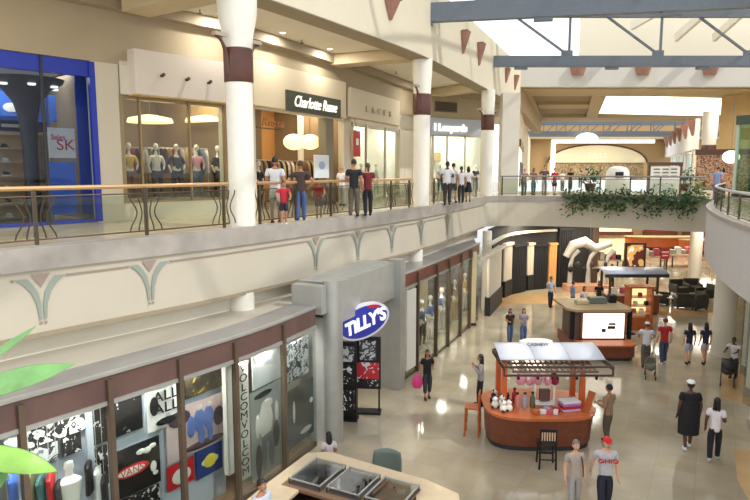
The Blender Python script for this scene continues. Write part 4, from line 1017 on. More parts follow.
# things on the kiosk counter
def kk(a, b, z=1.003): return (K[0]+a, K[1]+b, z)
def plush(loc, m, label, s=1, rz=0):
    t = TH('plush_toy', loc, label, 'toy', rz, 'plush toys on the snack kiosk'); t.scale = (s,)*3
    MB().ell((0, 0, .1), (.1, .09, .11), 10, 8).build('toy_body', m, t, True)
    MB().ell((0, -.01, .25), (.075, .07, .07), 10, 8).build('head', m, t, True)
    for sx in (-1, 1):
        MB().ell((sx*.055, 0, .31), (.025, .015, .028), 8, 6).build('ear', BLACK, t, True)
        MB().ell((sx*.08, -.07, .05), (.035, .06, .035), 8, 6).build('leg', BLACK, t, True)
for i, (a, b, z, m_) in enumerate(((-1.22, -.38, 1.003, WHITE), (-1.06, -.66, 1.003, WHITE), (-1.22, -.1, 1.003, BLACK), (-1.02, -.3, 1.003, WHITE), (-.9, -.62, 1.003, WHITE), (-1.12, .12, 1.003, WHITE), (-.84, -.12, 1.003, BLACK))):
    plush(kk(a, b, z), m_, ('black' if m_ is BLACK else 'white')+' plush toy in the pile at the left end of the snack kiosk', 1.0, i*.7)
def jar(loc, m, label, h=.3, r=.07, cat='bottle', cap=BLACK):
    t = TH('bottle' if cat == 'bottle' else 'jar', loc, label, cat)
    MB().lathe((0, 0), [(r, 0), (r, h*.6), (r*.5, h*.78), (r*.45, h*.9)], 12).build('glass_body', m, t, True)
    MB().lathe((0, 0), [(r*.55, h*.88), (r*.55, h)], 12).build('cap', cap, t, True)
for a, b, m_, l in ((-.62, -.35, mat('salmon', (208, 130, 120), .4), 'salmon coloured bottle with dark cap beside the plush toys'), (-.42, -.35, mat('grey_bottle', (170, 160, 170), .4), 'grey bottle with dark cap, second from the plush toys'),
                    (-.2, -.3, mat('olive_bottle', (96, 104, 70), .4), 'tall olive bottle left of the white frame'), (-.62, .0, REDM, 'red bottle behind the salmon bottle on the kiosk')):
    jar(kk(a, b), m_, l, .42)
t2 = TH('white_stand', kk(.12, -.25), 'white frame stand in the middle of the snack kiosk counter', 'stand')
for a in (-.26, .26): B1(t2, 'upright', (a, 0, .36), (.05, .05, .72), WHITE)
B1(t2, 'top_bar', (0, 0, .72), (.62, .1, .05), WHITE); B1(t2, 'shelf', (0, 0, .1), (.5, .3, .03), WHITE)
B1(t2, 'display_box', (.02, .05, .3), (.26, .14, .3), mat('dim_box', (96, 70, 62), .6))
for i, (a, b) in enumerate(((-.52, .1), (-.28, .06), (-.05, .1), (.18, .04), (.38, .1))):
    t2 = TH('candy_bag', kk(a, b-.35, 1.76), 'puffy pink candy bag hanging under the kiosk awning', 'bag', i*.5, 'pink candy bags under the kiosk awning')
    MB().ell((0, 0, .0), (.15, .1, .17), 12, 8).build('bag_body', mat('pink_candy', (232, 158, 176), .6) if i < 4 else mat('crimson_candy', (150, 30, 60), .6), t2, True)
    MB().tube([(0, 0, .15), (0, 0, .5)], .008, 5).build('hanger', BRONZE, t2)
for i, (a, b, m_, l) in enumerate(((-.05, -.78, wt, 'white'), (.12, -.82, pk, 'pink'), (.28, -.8, wt, 'white and pink'), (.1, -.62, mat('lilac', (200, 180, 214), .5), 'lilac'), (.36, -.62, REDM, 'red'), (-.25, -.8, WOODO, 'orange'))):
    t2 = TH('snack_packet', kk(a, b), l+' snack packet at the front of the kiosk counter', 'packet', i*.6); MB().box((0, 0, .06), (.16, .12, .12)).build('packet', m_, t2, bevel=.02)
for i, (m_, z) in enumerate(((mat('lilac', (200, 180, 214)), 0), (REDM, .07), (mat('lilac2', (176, 120, 190), .5), .14), (wt, .21))):
    t2 = TH('folded_shirt', kk(.72, -.5, 1.003+z), '%s folded shirt in the stack at the right end of the snack kiosk' % ('lowest lilac', 'red', 'purple', 'topmost white')[i], 'shirt', .2); MB().box((0, 0, .033), (.5, .34, .066)).build('cloth', m_, t2, bevel=.02)
t2 = TH('card_rack', kk(1.12, -.65), 'orange slanted card rack at the right corner of the snack kiosk', 'rack'); MB().bar((0, 0, .02), (.18, .1, .52), .2, .04).build('panel', WOODO, t2); B1(t2, 'foot', (.05, .03, .01), (.3, .24, .02), WOODO)

# ------------------------------------------------------------ jewellery kiosk with glowing panel
a0 = D(583, 345, 24.0); a1 = D(627, 345, 24.0)
t = TH('jewellery_kiosk', (9.05, 24.8, 0), 'wooden jewellery kiosk with a glowing white picture panel facing the camera', 'kiosk')
def KL(x, y, z): return (x-8.75, y-24.8, z)
MB().prism([(-.95, -1.5), (-.6, -1.66), (.75, -1.72), (1.0, -1.5), (1.0, 1.2), (-1.2, 1.2), (-1.2, -1.2)], .12, .58).build('base_cabinet', WOODR, t)
MB().prism([(-1.1, -1.45), (-.6, -1.62), (.72, -1.62), (.95, -1.42), (.95, 1.1), (-1.1, 1.1), (-1.1, -1.15)], 0, .12).build('plinth', DARK, t)
MB().prism([(-1.2, -1.55), (-.6, -1.78), (.8, -1.78), (1.05, -1.55), (1.05, -1.0), (-1.2, -1.0)], .58, .64).build('front_ledge', WOODO, t)
B1(t, 'lit_panel', (.0, -.83, 1.18), (1.62, .06, 1.0), mat('lit_white', (255, 250, 238), .5, emit=(255, 246, 226), estr=1.3))
B1(t, 'panel_frame', (.0, -.78, 1.18), (1.8, .06, 1.14), WOODR)
for a, z, w_, h_ in ((-.0, 1.0, .16, .14), (.3, 1.12, .3, .12), (.33, 1.26, .26, .08)): B1(t, 'printed_picture', (a, -.87, z), (w_, .01, h_), DARK)
B1(t, 'body', (-.1, .1, 1.15), (2.0, 1.65, 1.14), mat('kiosk_grey', (96, 80, 68), .6))
MB().prism([(-1.4, -.55), (-1.1, -.9), (1.0, -.9), (1.2, -.6), (1.1, 1.3), (-1.4, 1.4)], 1.74, 1.84).build('tabletop', mat('dull_tan', (176, 150, 112), .45), t)
for a in (-1.2, 1.12): B1(t, 'post', (a, -.6, 1.16), (.14, .14, 1.16), BLACK)
B1(t, 'side_shelf', (1.25, .1, .75), (.35, 1.2, .06), BLACK)
def merch(loc, d, m, label, name='merchandise_box', cat='box', rz=0):
    t2 = TH(name, loc, label, cat, rz); MB().box((0, 0, d[2]/2), d).build('box_body', m, t2, bevel=.02); MB().box((0, 0, d[2]+.012), (d[0]*.9, d[1]*.9, .02)).build('lid', m, t2)
merch((9.20, 25.2, 1.845), (.7, .4, .22), mat('grey_green_box', (112, 122, 110), .6), 'grey green box on top of the jewellery kiosk')
merch((8.50, 25.0, 1.845), (.5, .4, .14), mat('beige_box', (190, 176, 140), .6), 'beige tray on top of the jewellery kiosk', 'display_tray', 'tray')
merch((9.85, 25.3, 1.845), (.3, .3, .3), BLACK, 'black box at the right end of the jewellery kiosk top')
# ------------------------------------------------------------ lit shelf tower, awning cart, lit poster frame
WGL = mat('warm_case_glow', (255, 236, 190), .5, emit=(255, 224, 160), estr=1.2)
x, y = G(640, 330)
t = TH('display_tower', (x, y+.3, 0), 'orange display tower with warm lit shelves right of the jewellery kiosk', 'display stand')
B1(t, 'base', (0, 0, .3), (1.1, .7, .6), WOODO); B1(t, 'back', (0, .3, 1.2), (1.0, .06, 1.3), WGL)
for a in (-.5, .5): B1(t, 'side_post', (a, 0, 1.25), (.1, .6, 1.4), WOODO)
for z in (.75, 1.1, 1.5): B1(t, 'shelf', (0, 0, z), (.95, .55, .04), WOODT)
B1(t, 'top', (0, 0, 1.98), (1.15, .7, .07), WOODO)
for a, z, m_ in ((-.25, .77, pk), (.1, .77, WHITE), (.3, 1.12, BLACK), (-.2, 1.12, WHITE), (0, 1.52, REDM)): B1(t, 'goods', (a, -.1, z+.1), (.16, .16, .18), m_)
x, y = 13.1, 31.5
t = TH('awning_cart', (x, y, 0), 'far kiosk with a silver awning and a tall lit picture frame above it', 'kiosk')
B1(t, 'cabinet', (0, 0, .55), (2.6, 1.4, .9), WOODR); B1(t, 'plinth', (0, 0, .05), (2.5, 1.3, .1), BLACK); B1(t, 'countertop', (0, 0, 1.03), (2.8, 1.6, .06), WOODT)
for a in (-1.2, 1.2):
    for b in (-.6, .6): B1(t, 'post', (a, b, 1.6), (.1, .1, 1.1), BRONZE)
mb = MB(); pv = []
for k in range(6):
    u = k/5; pv += [(-1.6, -.95+1.9*u, 2.15+.2*math.sin(u*PI)), (1.6, -.95+1.9*u, 2.15+.2*math.sin(u*PI))]
o = mb.add(pv, [(2*k, 2*k+1, 2*k+3, 2*k+2) for k in range(5)]).build('awning', SILV, t, True); o.modifiers.new('s', 'SOLIDIFY').thickness = .03
B1(t, 'awning_skirt', (0, -.95, 2.05), (3.2, .04, .16), DARK)
B1(t, 'picture_frame', (.35, .3, 2.92), (1.08, .16, 1.3), BRONZE)
B1(t, 'lit_picture', (.35, .2, 2.92), (.86, .04, 1.1), artmat('art_warm', [(250, 240, 214), (214, 160, 90), (90, 40, 30), (246, 230, 190)], 1.6, 5, emit=.7))
for i, (a, b) in enumerate(((-.9, -.3), (-.4, -.35), (.2, -.3), (.8, -.35))): B1(t, 'goods', (a, b, 1.2), (.3, .3, .28), (WHITE, pk, LAMPY, BLACK)[i])
x, y = G(592, 290)
x -= .65; y -= 1.6
t = TH('white_arch_stand', (x+.2, y+1.4, 0), 'white arched display stand with hanging dark bags behind the jewellery kiosk', 'display stand')
for a in (-1.0, .1, 1.15):
    MB().tube([(a, 0, 0), (a, 0, 1.6), (a+.12, 0, 2.1), (a+.45, 0, 2.5)], [.16, .12, .12, .16], 10).build('curved_post', mat('plaster_grey', (190, 186, 178)), t, True)
MB().tube([(-1.3, 0, 2.1), (-.9, 0, 2.8), (-.2, 0, 3.0), (.5, 0, 2.6), (1.4, 0, 2.9)], [.2, .3, .32, .26, .2], 12).build('arch', mat('plaster_grey', (190, 186, 178), .6), t, True)
B1(t, 'base', (0, 0, .2), (2.6, .9, .4), mat('peach_base', (214, 160, 120), .5))
for i in range(6):
    t2 = TH('handbag', (x-.85+i*.42, y+1.2, 1.35+.3*(i % 2)), 'dark handbag hanging from the white arched stand', 'bag', i*.3, 'bags on the white arched stand')
    MB().ell((0, 0, 0), (.17, .1, .19), 10, 8).build('bag_body', (BLACK, DARK, BLACK, mat('brown_bag', (96, 60, 48), .6))[i % 4], t2, True); MB().tube([(-.08, 0, .15), (0, 0, .34), (.08, 0, .15)], .012, 5).build('handle', BLACK, t2)
# small red sign on a stand
x, y = G(664, 272)
t = TH('sign_stand', (x, y, 0), 'red sign on a thin stand far off on the tile floor', 'sign')
B1(t, 'sign_panel', (0, 0, 1.35), (.62, .06, .8), REDM); B1(t, 'pole', (0, .05, .5), (.05, .05, 1.0), DARK); MB().lathe((0, 0), [(.26, 0), (.24, .04)], 16).build('base', DARK, t)
B1(t, 'sign_print', (0, -.035, 1.45), (.5, .01, .12), WHITE); B1(t, 'sign_print', (0, -.035, 1.2), (.4, .01, .08), WHITE)
# bowed wooden counters far off
def bowed(px, py, w_, label, g):
    x, y = G(px, py); t = TH('bowed_counter', (x, y+1.5, 0), label, 'counter')
    MB().prism([(w_*math.cos(a), -1.6*math.sin(a)) for a in [PI*k/14 for k in range(15)]], .25, 1.1).build('front', WOODO, t)
    MB().prism([(w_*.96*math.cos(a), -1.5*math.sin(a)) for a in [PI*k/14 for k in range(15)]], 0, .25).build('plinth', BLACK, t)
    MB().prism([(w_*1.03*math.cos(a), -1.7*math.sin(a)) for a in [PI*k/14 for k in range(15)]], 1.1, 1.18).build('countertop', WOODL, t)
    for k in range(5):
        o = MB().ell((0, 0, 0), (.22, .22, .16), 10, 6).build('pendant_light', LAMP, t, True); o.location = (-w_*.8+k*w_*.4, -.6, 2.7)
        o = MB().tube([(0, 0, .1), (0, 0, 1.45)], .015, 5).build('light_cord', BLACK, t); o.location = (-w_*.8+k*w_*.4, -.6, 2.7)
bowed(668, 250, 3.4, 'long bowed wooden counter at the far end of the lower floor', 1)
bowed(707, 254, 1.8, 'shorter wooden counter at the far right beside the round column', 1)
# ------------------------------------------------------------ lounge chairs
SOFA = mat('dark_olive_upholstery', (62, 60, 52), .8, var=.1)
def armchair(loc, rz, label):
    t = TH('armchair', loc, label, 'armchair', rz)
    MB().box((0, 0, .27), (.86, .8, .34)).build('seat', SOFA, t, bevel=.04)
    MB().box((0, .34, .6), (.86, .18, .5)).build('backrest', SOFA, t, bevel=.05)
    for sx in (-1, 1):
        MB().box((sx*.4, -.02, .45), (.16, .78, .34)).build('armrest', SOFA, t, bevel=.04)
        for sy in (-1, 1): MB().box((sx*.36, sy*.32, .05), (.06, .06, .1)).build('leg', BLACK, t)
for px, py, a, l in ((661, 304, 60, 'leftmost dark armchair in the lounge group'), (683, 308, 170, 'dark armchair seen from behind at the front of the lounge group'), (696, 309, 200, 'dark armchair at the front right of the lounge group'),
                     (679, 294, 10, 'dark armchair at the back left of the lounge group'), (692, 293, -10, 'dark armchair at the back middle of the lounge group'), (706, 299, -80, 'dark armchair at the right side of the lounge group nearest the column')):
    armchair(G(px, py)+(0,), math.radians(a), l)
x, y = G(672, 306); t = TH('side_table', (x, y, 0), 'low round pale table beside the lounge armchairs', 'table'); MB().lathe((0, 0), [(.34, .46), (.34, .5)], 20).build('tabletop', WHITE, t, True); MB().lathe((0, 0), [(.25, 0), (.05, .05), (.05, .46)], 16).build('pedestal', METAL, t, True)

# ------------------------------------------------------------ dark draped shopfront under the bridge
BP = smoothpath([(6.3, 32.9), (7.5, 35.6), (9.5, 37.6), (12.4, 38.8), (13.6, 39.0)], 4)
struct('wall_back', MB().wall(BP, 0, ZS, .3), mat('dark_shopfront', (40, 38, 38), .7))
def pilaster(px0, px1, y0, y1, m, label, off=-.1, name='pilaster', dark=None, th=.22):
    pth = offs(BP, off); (a, _), (b, _2) = hit(pth, px0, (y0+y1)/2), hit(pth, px1, (y0+y1)/2)
    zt_ = hit(pth, (px0+px1)/2, y0)[0][2]; zb_ = max(0, hit(pth, (px0+px1)/2, y1)[0][2])
    if y1 >= 299: zb_ = 0
    wd_ = math.hypot(b[0]-a[0], b[1]-a[1])*.98; th_ = math.atan2(b[1]-a[1], b[0]-a[0])
    t = TH(name, ((a[0]+b[0])/2, (a[1]+b[1])/2, 0), label, 'pillar', th_)
    mb = MB(); n = max(3, int(wd_/.16))
    for k in range(n): mb.cyl((-wd_/2+wd_*(k+.5)/n, 0), wd_/n*.52, zb_ if not dark else .9, zt_, n=8)
    mb.build('fluted_shaft', m, t, True)
    MB().box((0, 0, zt_-.06), (wd_*1.04, th*1.4, .14)).build('capital', m, t)
    if dark: MB().box((0, 0, .47), (wd_*1.04, th*1.3, .94)).build('base', dark, t)
CRW = mat('cream_pillar', (224, 214, 192), .6); BLK = mat('black_fluted', (34, 36, 38), .55)
pilaster(488, 500, 250, 313, CRW, 'wide cream pier with black base at the left end of the dark shopfront', dark=BLK, off=-.25)
pilaster(503, 511, 243, 309, CRW, 'narrow cream pier with black base, second from the left', dark=BLK)
pilaster(512, 526, 244, 299, BLK, 'black fluted pillar, left of two', off=-.2)
pilaster(526.5, 533, 243, 299, CRW, 'cream pier between the two black fluted pillars', dark=BLK)
pilaster(534, 547, 244, 299, BLK, 'black fluted pillar, right of two', off=-.2)
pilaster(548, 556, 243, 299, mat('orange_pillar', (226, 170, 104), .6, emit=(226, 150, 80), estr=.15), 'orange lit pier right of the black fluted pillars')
pilaster(557.5, 572, 228, 299, mat('charcoal', (30, 32, 34), .6), 'tall charcoal wall pier at the right end of the dark shopfront')
mb = MB(); mb.wall(subpath(offs(BP, -.35), 490, 557, 240), 3.55, 3.68, .2); mb.build('trim_14', CRW)['kind'] = 'structure'
mb = MB(); mb.wall(subpath(offs(BP, -.45), 484, 506, 245), 3.05, 3.2, .2); mb.build('trim_15', CRW)['kind'] = 'structure'
# lower far walls
LW = mat('lower_wall_tan', (168, 140, 104), .7, var=.06)
struct('wall_back', MB().b2(14, 70, 0, 60, 70.4, ZS), LW)
struct('wall_left', MB().prism([(13.7, 38.8), (14.1, 38.8), (24, 70), (23.5, 70)], 0, ZS), mat('brown_shop_wall', (84, 62, 48), .7))
for i, (x0, x1, m_) in enumerate(((25, 29, WGL), (30.5, 34, mat('shop_red', (150, 60, 46), .6)), (35, 41, WGL), (42.5, 47, WHITE))):
    t = TH('shop_window', ((x0+x1)/2, 69.9, 0), ('leftmost warm lit', 'dull red', 'wide warm lit', 'rightmost white')[i]+' shop window in the far lower wall', 'shop window')
    B1(t, 'display', (0, -.0, 1.7), (x1-x0, .12, 2.6), m_); B1(t, 'header', (0, -.06, 3.2), (x1-x0+.4, .16, .4), BROWN); B1(t, 'sill', (0, -.06, .2), (x1-x0+.4, .2, .4), WOODR)
t = None
for px, py, m_, l in ((606, 262, mat('rack_a', (150, 110, 90), .7), 'left'), (650, 258, mat('rack_b', (190, 150, 150), .7), 'middle'), (682, 256, mat('rack_c', (180, 176, 170), .7), 'right')):
    x, y = G(px, py+10); t2 = TH('merchandise_table', (x, y, 0), 'far table of goods on the lower floor, %s of three' % l, 'table')
    B1(t2, 'tabletop', (0, 0, .9), (2.2, 1.2, .08), WOODT)
    for a in (-1, 1):
        for b in (-.5, .5): B1(t2, 'leg', (a, b, .43), (.08, .08, .86), BRONZE)
    for k in range(5): B1(t2, 'goods', (-.8+.4*k, 0, 1.1+.1*(k % 2)), (.3, .5, .35+.2*(k % 2)), (m_, WHITE, m_, pk, BLACK)[k])

# right lower shop front under the balcony
RS = [(x+.75, y) for x, y in PR]
struct('wall_right', MB().wall([(x+2.4, y) for x, y in PR if y < 27][::-1], 0, ZS-.12, -.2), CREAM2)
for i, (px, py) in enumerate(((744, 430), (741, 395), (737, 372))):
    x, y = G(px, py); x += .35
    t = TH('shopfront_pier', (x, y, 0), ('nearest', 'middle', 'farthest')[i]+' slim white pier of the shopfront at the right edge of the picture', 'pillar')
    B1(t, 'shaft', (0, 0, 1.95), (.26, .34, 3.6), WHITE, bevel=.03); B1(t, 'base', (0, 0, .12), (.34, .42, .24), GREYST)
    MB().box((.35, .7, 1.9), (.04, 1.2, 3.2)).build('glass_pane', DGLASS, t); B1(t, 'header', (.1, .6, 3.85), (.3, 1.6, .3), WHITE)

# ------------------------------------------------------------ upper shops
def Wh(px, py, d=0): p, t_ = hit(offs(W, d), px, py); return p, math.atan2(t_[1], t_[0]), t_
WB = offs(W, 4.2)
struct('wall_left', MB().wall(subpath(WB, -60, 112, 150), ZT, 10.5, .2), mat('shop_back_blue', (52, 84, 160), .7))
struct('wall_left', MB().wall(subpath(WB, 112, 262, 150), ZT, 10.5, .2), mat('shop_back_taupe', (104, 88, 70), .7))
struct('wall_left', MB().wall(subpath(WB, 262, 352, 150), ZT, 10.5, .2), mat('shop_back_amber', (176, 128, 76), .7))
struct('wall_left', MB().wall(offs(W, 2.6)[4:], ZT, 10.5, .2), mat('shop_back_white', (230, 228, 214), .7))
struct('ceiling', MB().prism(offs(W, .3)[:-1]+offs(W, 4.4)[:-1][::-1], 10.3, 10.4), CREAM2)
struct('wall_left', MB().wall(subpath(W, 122, 431, 120), 9.5, 10.45, .3), CREAM2)
for px in (109, 242, 348, 425):
    p, th_, t_ = Wh(px, 150, .3); n = Vector((-t_[1], t_[0])); a = Vector(p[:2])
    struct('wall_left', MB().bar((a.x, a.y, 8.1), (a.x+n.x*3.9, a.y+n.y*3.9, 8.1), .2, 4.6), mat('divider_taupe', (128, 108, 82), .7))
def shop(name, px0, px1, mull, z0, z1, fm, label, glass=DGLASS, top=.4, off=.05, side=.12):
    pth = subpath(offs(W, off), px0, px1, 150); ox, oy = pth[0]
    t = TH(name, (ox, oy, ZT), label, 'shopfront'); L = [(x-ox, y-oy) for x, y in pth]
    MB().wall(L, z1-top-ZT, z1-ZT, .2).build('header', fm, t); MB().wall(L, z0-ZT, z0-ZT+.08, .14).build('sill', fm, t)
    ms = [px0+.5]+list(mull)+[px1-.5]; pts = [hit(pth, x, 150) for x in ms]
    for (p, tt) in pts: ed = tt is pts[0][1] or tt is pts[-1][1]; MB().box((p[0]-ox, p[1]-oy, (z0+z1)/2-ZT), (side if ed else .05, .12, z1-z0-.02), math.atan2(tt[1], tt[0])).build('mullion', fm if ed or fm is not BLUE else DARK, t)
    for (a, _), (b, _2) in zip(pts[:-1], pts[1:]): MB().wall([(a[0]-ox, a[1]-oy), (b[0]-ox, b[1]-oy)], z0-ZT+.06, z1-ZT-top, .012).build('glass_pane', glass, t)
    return t
shop('shopfront', -40, 96, (46,), ZT+.02, 10.32, BLUE, 'blue framed glass shopfront on the upper level at the far left', top=.42, side=.16, glass=glassmat('low_glare_glass', (226, 234, 244), .012, lo=.06))
shop('shopfront', 122, 226, (141, 190), ZT+.5, 9.5, mat('bronze_trim', (150, 130, 96), .4, .3), 'clothes shop window with cream base on the upper level, left of the first column', top=.12)
shop('shopfront', 352, 420, (366, 385, 404), ZT+.02, 9.5, mat('pale_frame', (196, 190, 172), .4, .3), 'bright glass shopfront beyond the black script sign', top=.15)
shop('shopfront', 432, 482, (447, 465), ZT+.02, 9.5, mat('pale_frame', (196, 190, 172)), 'white shopfront between the second and third columns', top=.1)
# fascia boxes and signs
def fascia(px0, px1, z0, z1, d, m, label):
    pth = subpath(offs(W, -d), px0, px1, 100); ox, oy = pth[0]; t = TH('sign_fascia', (ox, oy, z0), label, 'sign board')
    MB().wall([(x-ox, y-oy) for x, y in pth], 0, z1-z0, d+.02).build('board', m, t)
    MB().wall(offs([(x-ox, y-oy) for x, y in pth], -.02), -.04, .0, d).build('bottom_edge', WOODL, t)
    return t
f1 = fascia(136, 233, 9.5, 10.78, .4, mat('board_white', (222, 212, 200), .6), 'deep off white sign board over the clothes shop window')
fascia(254, 346, 9.6, 11.15, .15, mat('board_cream', (220, 206, 178), .6), 'cream sign board carrying the black script sign')
fascia(350, 400, 9.7, 11.0, .15, mat('board_cream2', (214, 204, 180), .6), 'cream sign board with faint raised letters right of the script sign')
fascia(431, 484, 9.45, 10.5, .1, mat('board_blue_grey', (176, 184, 194), .5), 'blue grey sign board with glowing white letters between the second and third columns')
for px, py in ((162, 76), (187, 80), (209, 83)):
    p, th_, t_ = Wh(px, py, -.46); t = TH('spotlight', (p[0], p[1], p[2]), 'small spotlight mounted on the off white sign board', 'spotlight', th_, 'spotlights on the off white sign board')
    MB().tube([(0, 0, 0), (0, -.12, .04)], .05, 10).build('lamp_head', BRONZE, t, True); MB().box((0, .03, 0), (.06, .06, .06)).build('bracket', BRONZE, t)
p, th_, t_ = Wh(315, 105, -.2)
t = TH('script_shop_sign', (p[0], p[1], p[2]), 'dark green sign with white script lettering on the cream board', 'shop sign', th_)
pa, _, _ = Wh(288, 103, -.2); pb, _, _ = Wh(341, 103, -.2); wl_ = math.hypot(pb[0]-pa[0], pb[1]-pa[1])
MB().box((0, 0, 0), (wl_, .1, .78)).build('sign_board', mat('sign_dark_green', (66, 70, 56), .5), t)
text('lettering', 'Charlotte Russe', .62, (0, -.07, 0), (PI/2, 0, 0), mat('letter_glow', (255, 252, 240), .5, emit=(255, 252, 240), estr=.8), t, .015, wl_/.62/8.2, .4)
p, th_, t_ = Wh(379, 112, -.2); t = TH('raised_letters', tuple(p), 'faint raised letters on the cream board right of the script sign', 'shop sign', th_)
for i, ch in enumerate('LACES'[:5]): text('letter', ch, .42, (-1.5+i*.75, 0, 0), (PI/2, 0, 0), mat('letter_tan', (190, 170, 140), .5), t, .03)
p, th_, t_ = Wh(451, 128, -.16); t = TH('glowing_letters', tuple(p), 'glowing white letters on the blue grey board', 'shop sign', th_)
text('lettering', 'I Lonyards', .62, (0, 0, 0), (PI/2, 0, 0), mat('letter_white_glow', (255, 255, 255), .5, emit=(255, 255, 255), estr=1.6), t, .03, 1.0, bold=.012)
p, th_, t_ = Wh(273, 123, .12); t = TH('shop_lettering', (p[0], p[1], p[2]), 'rust coloured name lettering inside the shop behind the first column', 'shop sign', th_)
text('lettering', 'Russe', .46, (0, 0, 0), (PI/2, 0, 0), mat('letter_rust', (186, 116, 76), .5), t, .02, 1.3, .2)
MB().box((0, .05, -.22), (1.9, .05, .04)).build('support_rail', BRONZE, t)
# vent
p, th_, t_ = Wh(446, 107, -.02); t = TH('air_vent', tuple(p), 'dark air vent grille on the tan wall between the second and third columns', 'vent', th_)
B1(t, 'frame', (0, 0, 0), (1.75, .06, .62), mat('vent_frame', (110, 92, 66), .6))
for k in range(5): B1(t, 'slat', (0, -.04, -.2+.1*k), (1.6, .03, .05), DARK)
# blue shop contents
p, th_, t_ = Wh(33, 190, 1.5)
t = TH('flared_fixture', (p[0], p[1], ZT), 'dark flared column fixture inside the blue framed shop', 'fixture')
MB().lathe((0, 0), [(.2, 0), (.2, 2.0), (.24, 2.9), (.36, 3.4), (.62, 3.75), (.95, 3.95), (1.0, 4.05)], 28).build('flared_trunk', mat('dark_fixture', (40, 34, 34), .5), t, True)
for k in range(7):
    o = MB().lathe((0, 0), [(.09, 0), (.11, .05)], 12).build('spotlight', mat('soft_lamp', (255, 252, 240), .5, emit=(255, 250, 236), estr=1.5), t, True); a = k*.9; o.location = (.8*math.cos(a), .8*math.sin(a), 3.8)
def shelf(px0, px1, py, off, h, label, n=6, m=WOODL, shoes=True):
    pth = offs(W, off); (a, ta), (b, tb) = hit(pth, px0, py), hit(pth, px1, py); w_ = math.hypot(b[0]-a[0], b[1]-a[1]); th_ = math.atan2(b[1]-a[1], b[0]-a[0])
    c = ((a[0]+b[0])/2, (a[1]+b[1])/2); t = TH('shoe_shelf', (c[0], c[1], ZT), label, 'shelf', th_)
    B1(t, 'back_panel', (0, .18, h/2), (w_, .05, h), m)
    for sx in (-1, 1): B1(t, 'side_panel', (sx*w_/2, 0, h/2), (.05, .4, h), m)
    for k in range(n): B1(t, 'shelf_board', (0, 0, .12+k*(h-.2)/(n-1)), (w_, .38, .035), m)
    if shoes:
        q = 0
        for k in range(n-1):
            for j in range(max(1, int(w_/.45))):
                q += 1; x0 = -w_/2+.25+j*.45
                gx, gy = c[0]+x0*math.cos(th_), c[1]+x0*math.sin(th_)
                s_ = TH('shoe', (gx, gy, ZT+.14+k*(h-.2)/(n-1)), 'shoe on display on the wooden shelf in the blue framed shop', 'shoe', th_+.3, 'shoes on the wooden shelf')
                cm_ = (BLACK, mat('shoe_brown', (104, 66, 44), .5), mat('shoe_white', (220, 214, 206), .5), mat('shoe_rust', (150, 70, 50), .5))[q % 4]
                MB().ell((0, 0, .06), (.055, .14, .06), 10, 6, lambda x, y, z: (x, y, max(z, -.7)*(1.3 if y > .2 else .8))).build('upper', cm_, s_, True)
                MB().box((0, 0, .012), (.1, .28, .024)).build('sole', WHITE if q % 3 else BLACK, s_)
    return t
shelf(-22, 26, 160, 2.2, 2.6, 'wooden shoe shelf inside the blue framed shop', 7)
shelf(36, 47, 160, 1.7, 2.6, 'narrow wooden shelf unit right of the dark flared fixture', 6, shoes=False)
p, th_, t_ = Wh(10, 123, 2.2); t = TH('shelf_sign', (p[0], p[1], ZT+2.62), 'dark sign with cream lettering on top of the shoe shelf', 'sign', th_); B1(t, 'sign_board', (0, 0, .15), (2.0, .08, .3), BLACK); B1(t, 'sign_print', (0.2, -.05, .15), (.9, .01, .09), CREAM)
def wposter(px0, px1, y0, y1, off, m, label, extra=None, name='poster', cat='poster', border=None): return poster(px0, px1, y0, y1, m, label, name, offs(W, off), .04, border, extra, cat)
wposter(48.5, 75, 128, 158, .5, mat('poster_cream', (232, 214, 196), .5), 'cream poster with red lettering in the blue framed shop', ex_multi(ex_text('SK', .42, REDB, .42, .12, 1.1), ex_text('Sales', .2, REDB, .68, -.15)))
wposter(49, 74, 96, 122, 3.6, BLUE2, 'bright blue wall panel high behind the cream poster', name='wall_panel', cat='panel')
wposter(49, 76, 162, 214, .6, BLUE2, 'blue display wall under the cream poster', name='wall_panel', cat='panel')
wposter(78, 92, 72, 214, .7, mat('mid_blue', (56, 84, 176), .4), 'tall mid blue display wall at the right end of the blue framed shop', name='wall_panel', cat='panel')
wposter(0, 20, 92, 116, 3.8, BLUE2, 'blue and white picture panel above the shoe shelf', ex_blob(WHITE, [(0, .35, .4, .2)]), name='wall_panel', cat='panel')
struct('floor', MB().prism(subpath(offs(W, .3), 122, 232, 150)+subpath(offs(W, 3.6), 122, 232, 150)[::-1], ZT, ZT+.5), CREAM)
